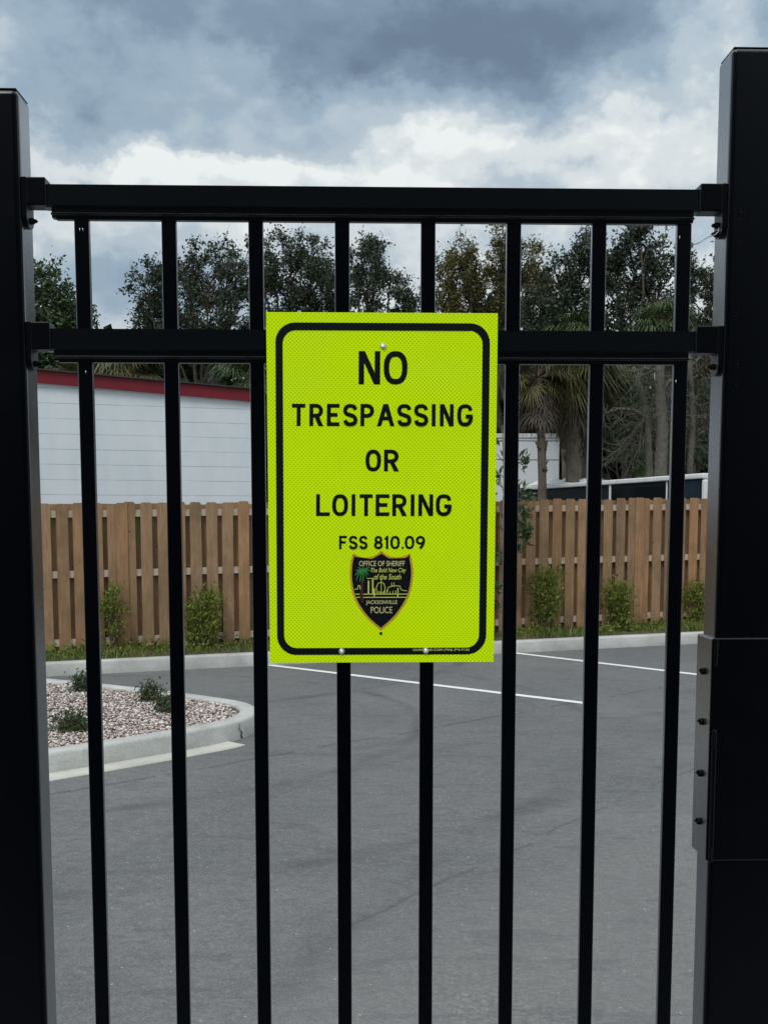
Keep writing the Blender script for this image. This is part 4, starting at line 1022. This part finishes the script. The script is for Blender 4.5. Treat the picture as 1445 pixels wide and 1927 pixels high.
# palms
def fan(c, d, size, droop, nseg=30):
    """costapalmate fan: pleated blade of narrow segments"""
    d = Vector(d).normalized(); side = d.cross(Vector((0, 0, 1))); side = side.normalized() if side.length > 1e-3 else Vector((1, 0, 0)); up = side.cross(d).normalized()
    vs, fs_ = [], []
    for k in range(nseg):
        a = R(-120 + 240 * k / (nseg - 1)); r = size * (.75 + .25 * math.cos(a * .7)) * random.uniform(.85, 1.1)
        dd = (d * math.cos(a) + side * math.sin(a)); w = size * .032; pw = dd.cross(up).normalized() * w
        m = c + dd * r * .55 + up * .04 * (-1) ** k * size; t = c + dd * r - Vector((0, 0, droop * r * random.uniform(.5, 1.2)))
        b_ = len(vs); vs += [c, m + pw, t, m - pw]; fs_.append((b_, b_ + 1, b_ + 2, b_ + 3))
    return vs, fs_
def palm(label, px, cpy, Y, rad_px, trunk_dx, mat, nf=26, skirt=14, trunk_r=.15):
    c = at(px, cpy, Y); bx = at(px + trunk_dx, 980, Y).x; root = empty('palm_tree', (bx, Y, zg(bx) - .05)); tag(root, label, 'palm tree', 'palms beyond the wooden fence')
    O = Vector(root.location); b = MB(); n = 12; pts, rs = [], []
    for i in range(n + 1):
        t = i / n; p = Vector((bx, Y, O.z - .1)).lerp(c, t); p.x += .12 * math.sin(t * 2.6); pts.append(p - O); rs.append(trunk_r * (1.12 - .2 * t + .05 * math.sin(i * 2.4)))
    top = pts[-1] + O; b.tube(pts, rs, 9)
    for i in range(40):      # old leaf bases
        t = random.uniform(.6, 1); k = int(t * n); p = pts[min(k, n - 1)].lerp(pts[min(k + 1, n)], t * n - k if k < n else 0); a = random.uniform(0, 6.28)
        e = p + Vector((math.cos(a), math.sin(a), .7)) * trunk_r * 1.5; b.tube([p + Vector((math.cos(a), math.sin(a), 0)) * trunk_r * .7, e], [.03, .012], 4)
    b.build('trunk', M_PBARK, root)
    Rm = rad_px * Y / F; V, FF_, DV, DF = [], [], [], []; stems = MB()
    for k in range(int(nf * 1.5)):
        a = random.uniform(0, 6.28); e = random.uniform(-.75, 1.3); d = Vector((math.cos(a) * math.cos(e), math.sin(a) * math.cos(e), math.sin(e)))
        L = Rm * random.uniform(.40, .62); hub = top + d * L - Vector((0, 0, .10 * L)); stems.tube([top - O, top.lerp(hub, .5) + Vector((0, 0, .06 * L)) - O, hub - O], [.016, .012, .008], 4, False)
        vs, fs_ = fan(hub, (d + Vector((0, 0, -.45))), Rm * random.uniform(.48, .66), .45); o0 = len(V); V += [tuple(v - O) for v in vs]; FF_ += [tuple(i + o0 for i in q) for q in fs_]
    fr = from_np('fronds', V, FF_, mat, root); st_ = stems.build('frond_stalks', M_STEM, root)
    if skirt:
        for k in range(skirt):
            a = random.uniform(0, 6.28); d = Vector((math.cos(a) * .5, math.sin(a) * .5, -1)).normalized(); hub = top + Vector((math.cos(a) * .22, math.sin(a) * .22, -.2 - random.random() * Rm * .75))
            vs, fs_ = fan(hub, d, Rm * random.uniform(.4, .62), .3, 16); o0 = len(DV); DV += [tuple(v - O) for v in vs]; DF += [tuple(i + o0 for i in q) for q in fs_]
        from_np('dead_frond_skirt', DV, DF, L_DEAD, root)
    return root
palm('small slim palm under the middle rail between the two rightmost pickets', 1165, 700, 24, 60, 6, L_PALM, 20, 18, .09)
palm('large yellow olive cabbage palm with dead frond skirt over the white shed corner', 1064, 690, 22, 98, 6, L_PALM, 30, 36, .14)
palm('thin-trunked palm standing before the white shed wall', 1006, 712, 21, 72, 8, L_PALM, 24, 30, .085)
palm('palm partly behind the seventh picket, right neighbour of the largest palm', 1100, 715, 23, 105, -14, L_PALM, 26, 18, .12)
palm('fresh green palm high between the two rightmost pickets', 1240, 622, 25, 80, 4, L_PALMG, 34, 8, .16)
palm('green palm crown just above the middle rail behind the other palms', 1085, 640, 27, 80, 0, L_PALMG, 26, 6, .14)
palm('olive palm rising over the red roof edge near the left post', 232, 712, 19.5, 110, 0, L_PALM, 32, 8, .15)
palm('olive palm over the red roof edge beside the left post', 130, 728, 21, 70, 0, L_PALM, 24, 6, .14)
palm('bright green palm over the red roof edge immediately left of the sign', 462, 728, 20, 85, 0, L_PALMG, 34, 6, .15)
palm('palm with dim fronds behind the tall trunk near the right post', 1290, 690, 27, 85, 8, L_PALM, 22, 14, .13)

# bare mossy trees at right
def bare(label, px0, bends, Y, r, limbs, mossn=0):
    bx = at(px0, 980, Y).x; root = empty('bare_tree', (bx, Y, 0)); tag(root, label, 'tree', 'bare grey trees beyond the trailer'); O = Vector((bx, Y, 0)); b = MB()
    pts = [Vector((bx, Y, -.05))] + [at(px, py, Y) for px, py in bends]; b.tube([p - O for p in pts], [r * (1 - .5 * i / len(pts)) for i in range(len(pts))], 8)
    b.build('trunk', M_GREYB, root); bb = MB(); moss = []
    for lm in limbs:
        P = [at(px, py, Y) for px, py in lm]; P = [Vector((p.x, p.y + i * .15, p.z)) for i, p in enumerate(P)]; bb.tube([p - O for p in P], [.045 * (1 - .75 * i / len(P)) for i in range(len(P))], 5)
        for i in range(len(P) - 1):
            for q in range(7):
                s0 = P[i].lerp(P[i + 1], random.random()); e = s0 + Vector((random.uniform(-.6, .6), random.uniform(-.4, .4), random.uniform(-.75, .25)))
                bp = bent(s0, e, 3, .12); bb.tube([p - O for p in bp], [.014, .010, .007, .003], 4, False)
                for w in range(3):
                    e2 = bp[2] + Vector((random.uniform(-.3, .3), random.uniform(-.2, .2), random.uniform(-.4, .15))); bb.tube([bp[2] - O, e2 - O], [.006, .002], 3, False)
                if mossn:
                    for w in range(mossn):
                        p = bp[random.choice([1, 2, 3])]; moss.append(np.array(p - O) + RNG.normal(size=(9, 3)) * (.06, .06, .18) - (0, 0, .15))
    bb.build('branches', M_GREYB, root)
    if moss:
        m = np.concatenate(moss); foliage('moss', m, .13, L_MOSS, root, .22, dirs=np.tile((0, 0, -1.0), (len(m), 1)), jitter=.45)
bare('bare leaning tree with arching pale twiggy limb left of the tall trunk', 1222, [(1222, 880), (1218, 800), (1208, 740), (1190, 690)], 20, .07,
     [[(1216, 785), (1195, 770), (1170, 766), (1145, 775)], [(1214, 790), (1200, 805), (1188, 830), (1175, 850)], [(1218, 800), (1235, 780), (1262, 772), (1290, 770)], [(1212, 780), (1215, 820), (1205, 850)]], 0)
bare('tall straight pale grey trunk between the two rightmost pickets', 1243, [(1242, 890), (1246, 800), (1240, 720), (1242, 640)], 19.5, .125,
     [[(1242, 740), (1262, 715), (1280, 705)], [(1241, 700), (1215, 690), (1195, 700)]], 0)
bare('thin grey tree draped in moss beside the right post', 1300, [(1298, 880), (1304, 800), (1300, 720), (1296, 650)], 21, .07,
     [[(1302, 760), (1318, 740), (1335, 745)], [(1301, 720), (1285, 700), (1270, 715)], [(1302, 800), (1290, 785), (1278, 800)], [(1300, 690), (1320, 670), (1340, 680)]], 2)
tree('understory_tree', 'low dark green tree above the trailer roof, left of the tall grey trunk', 'tree', tg, 23, 1180,
     [(1170, 820, 50, 50), (1205, 850, 45, 40), (1150, 770, 35, 45), (1215, 780, 30, 40), (1190, 720, 40, 40)], L_GREEN, .09, .8, .25, trunk_r=.07)
tree('understory_tree', 'dark green low tree behind the last picket and right post', 'tree', tg, 24, 1310,
     [(1300, 830, 50, 50), (1330, 780, 45, 60), (1280, 770, 30, 40), (1310, 720, 40, 40)], L_GREEN, .09, .8, .25, trunk_r=.07)
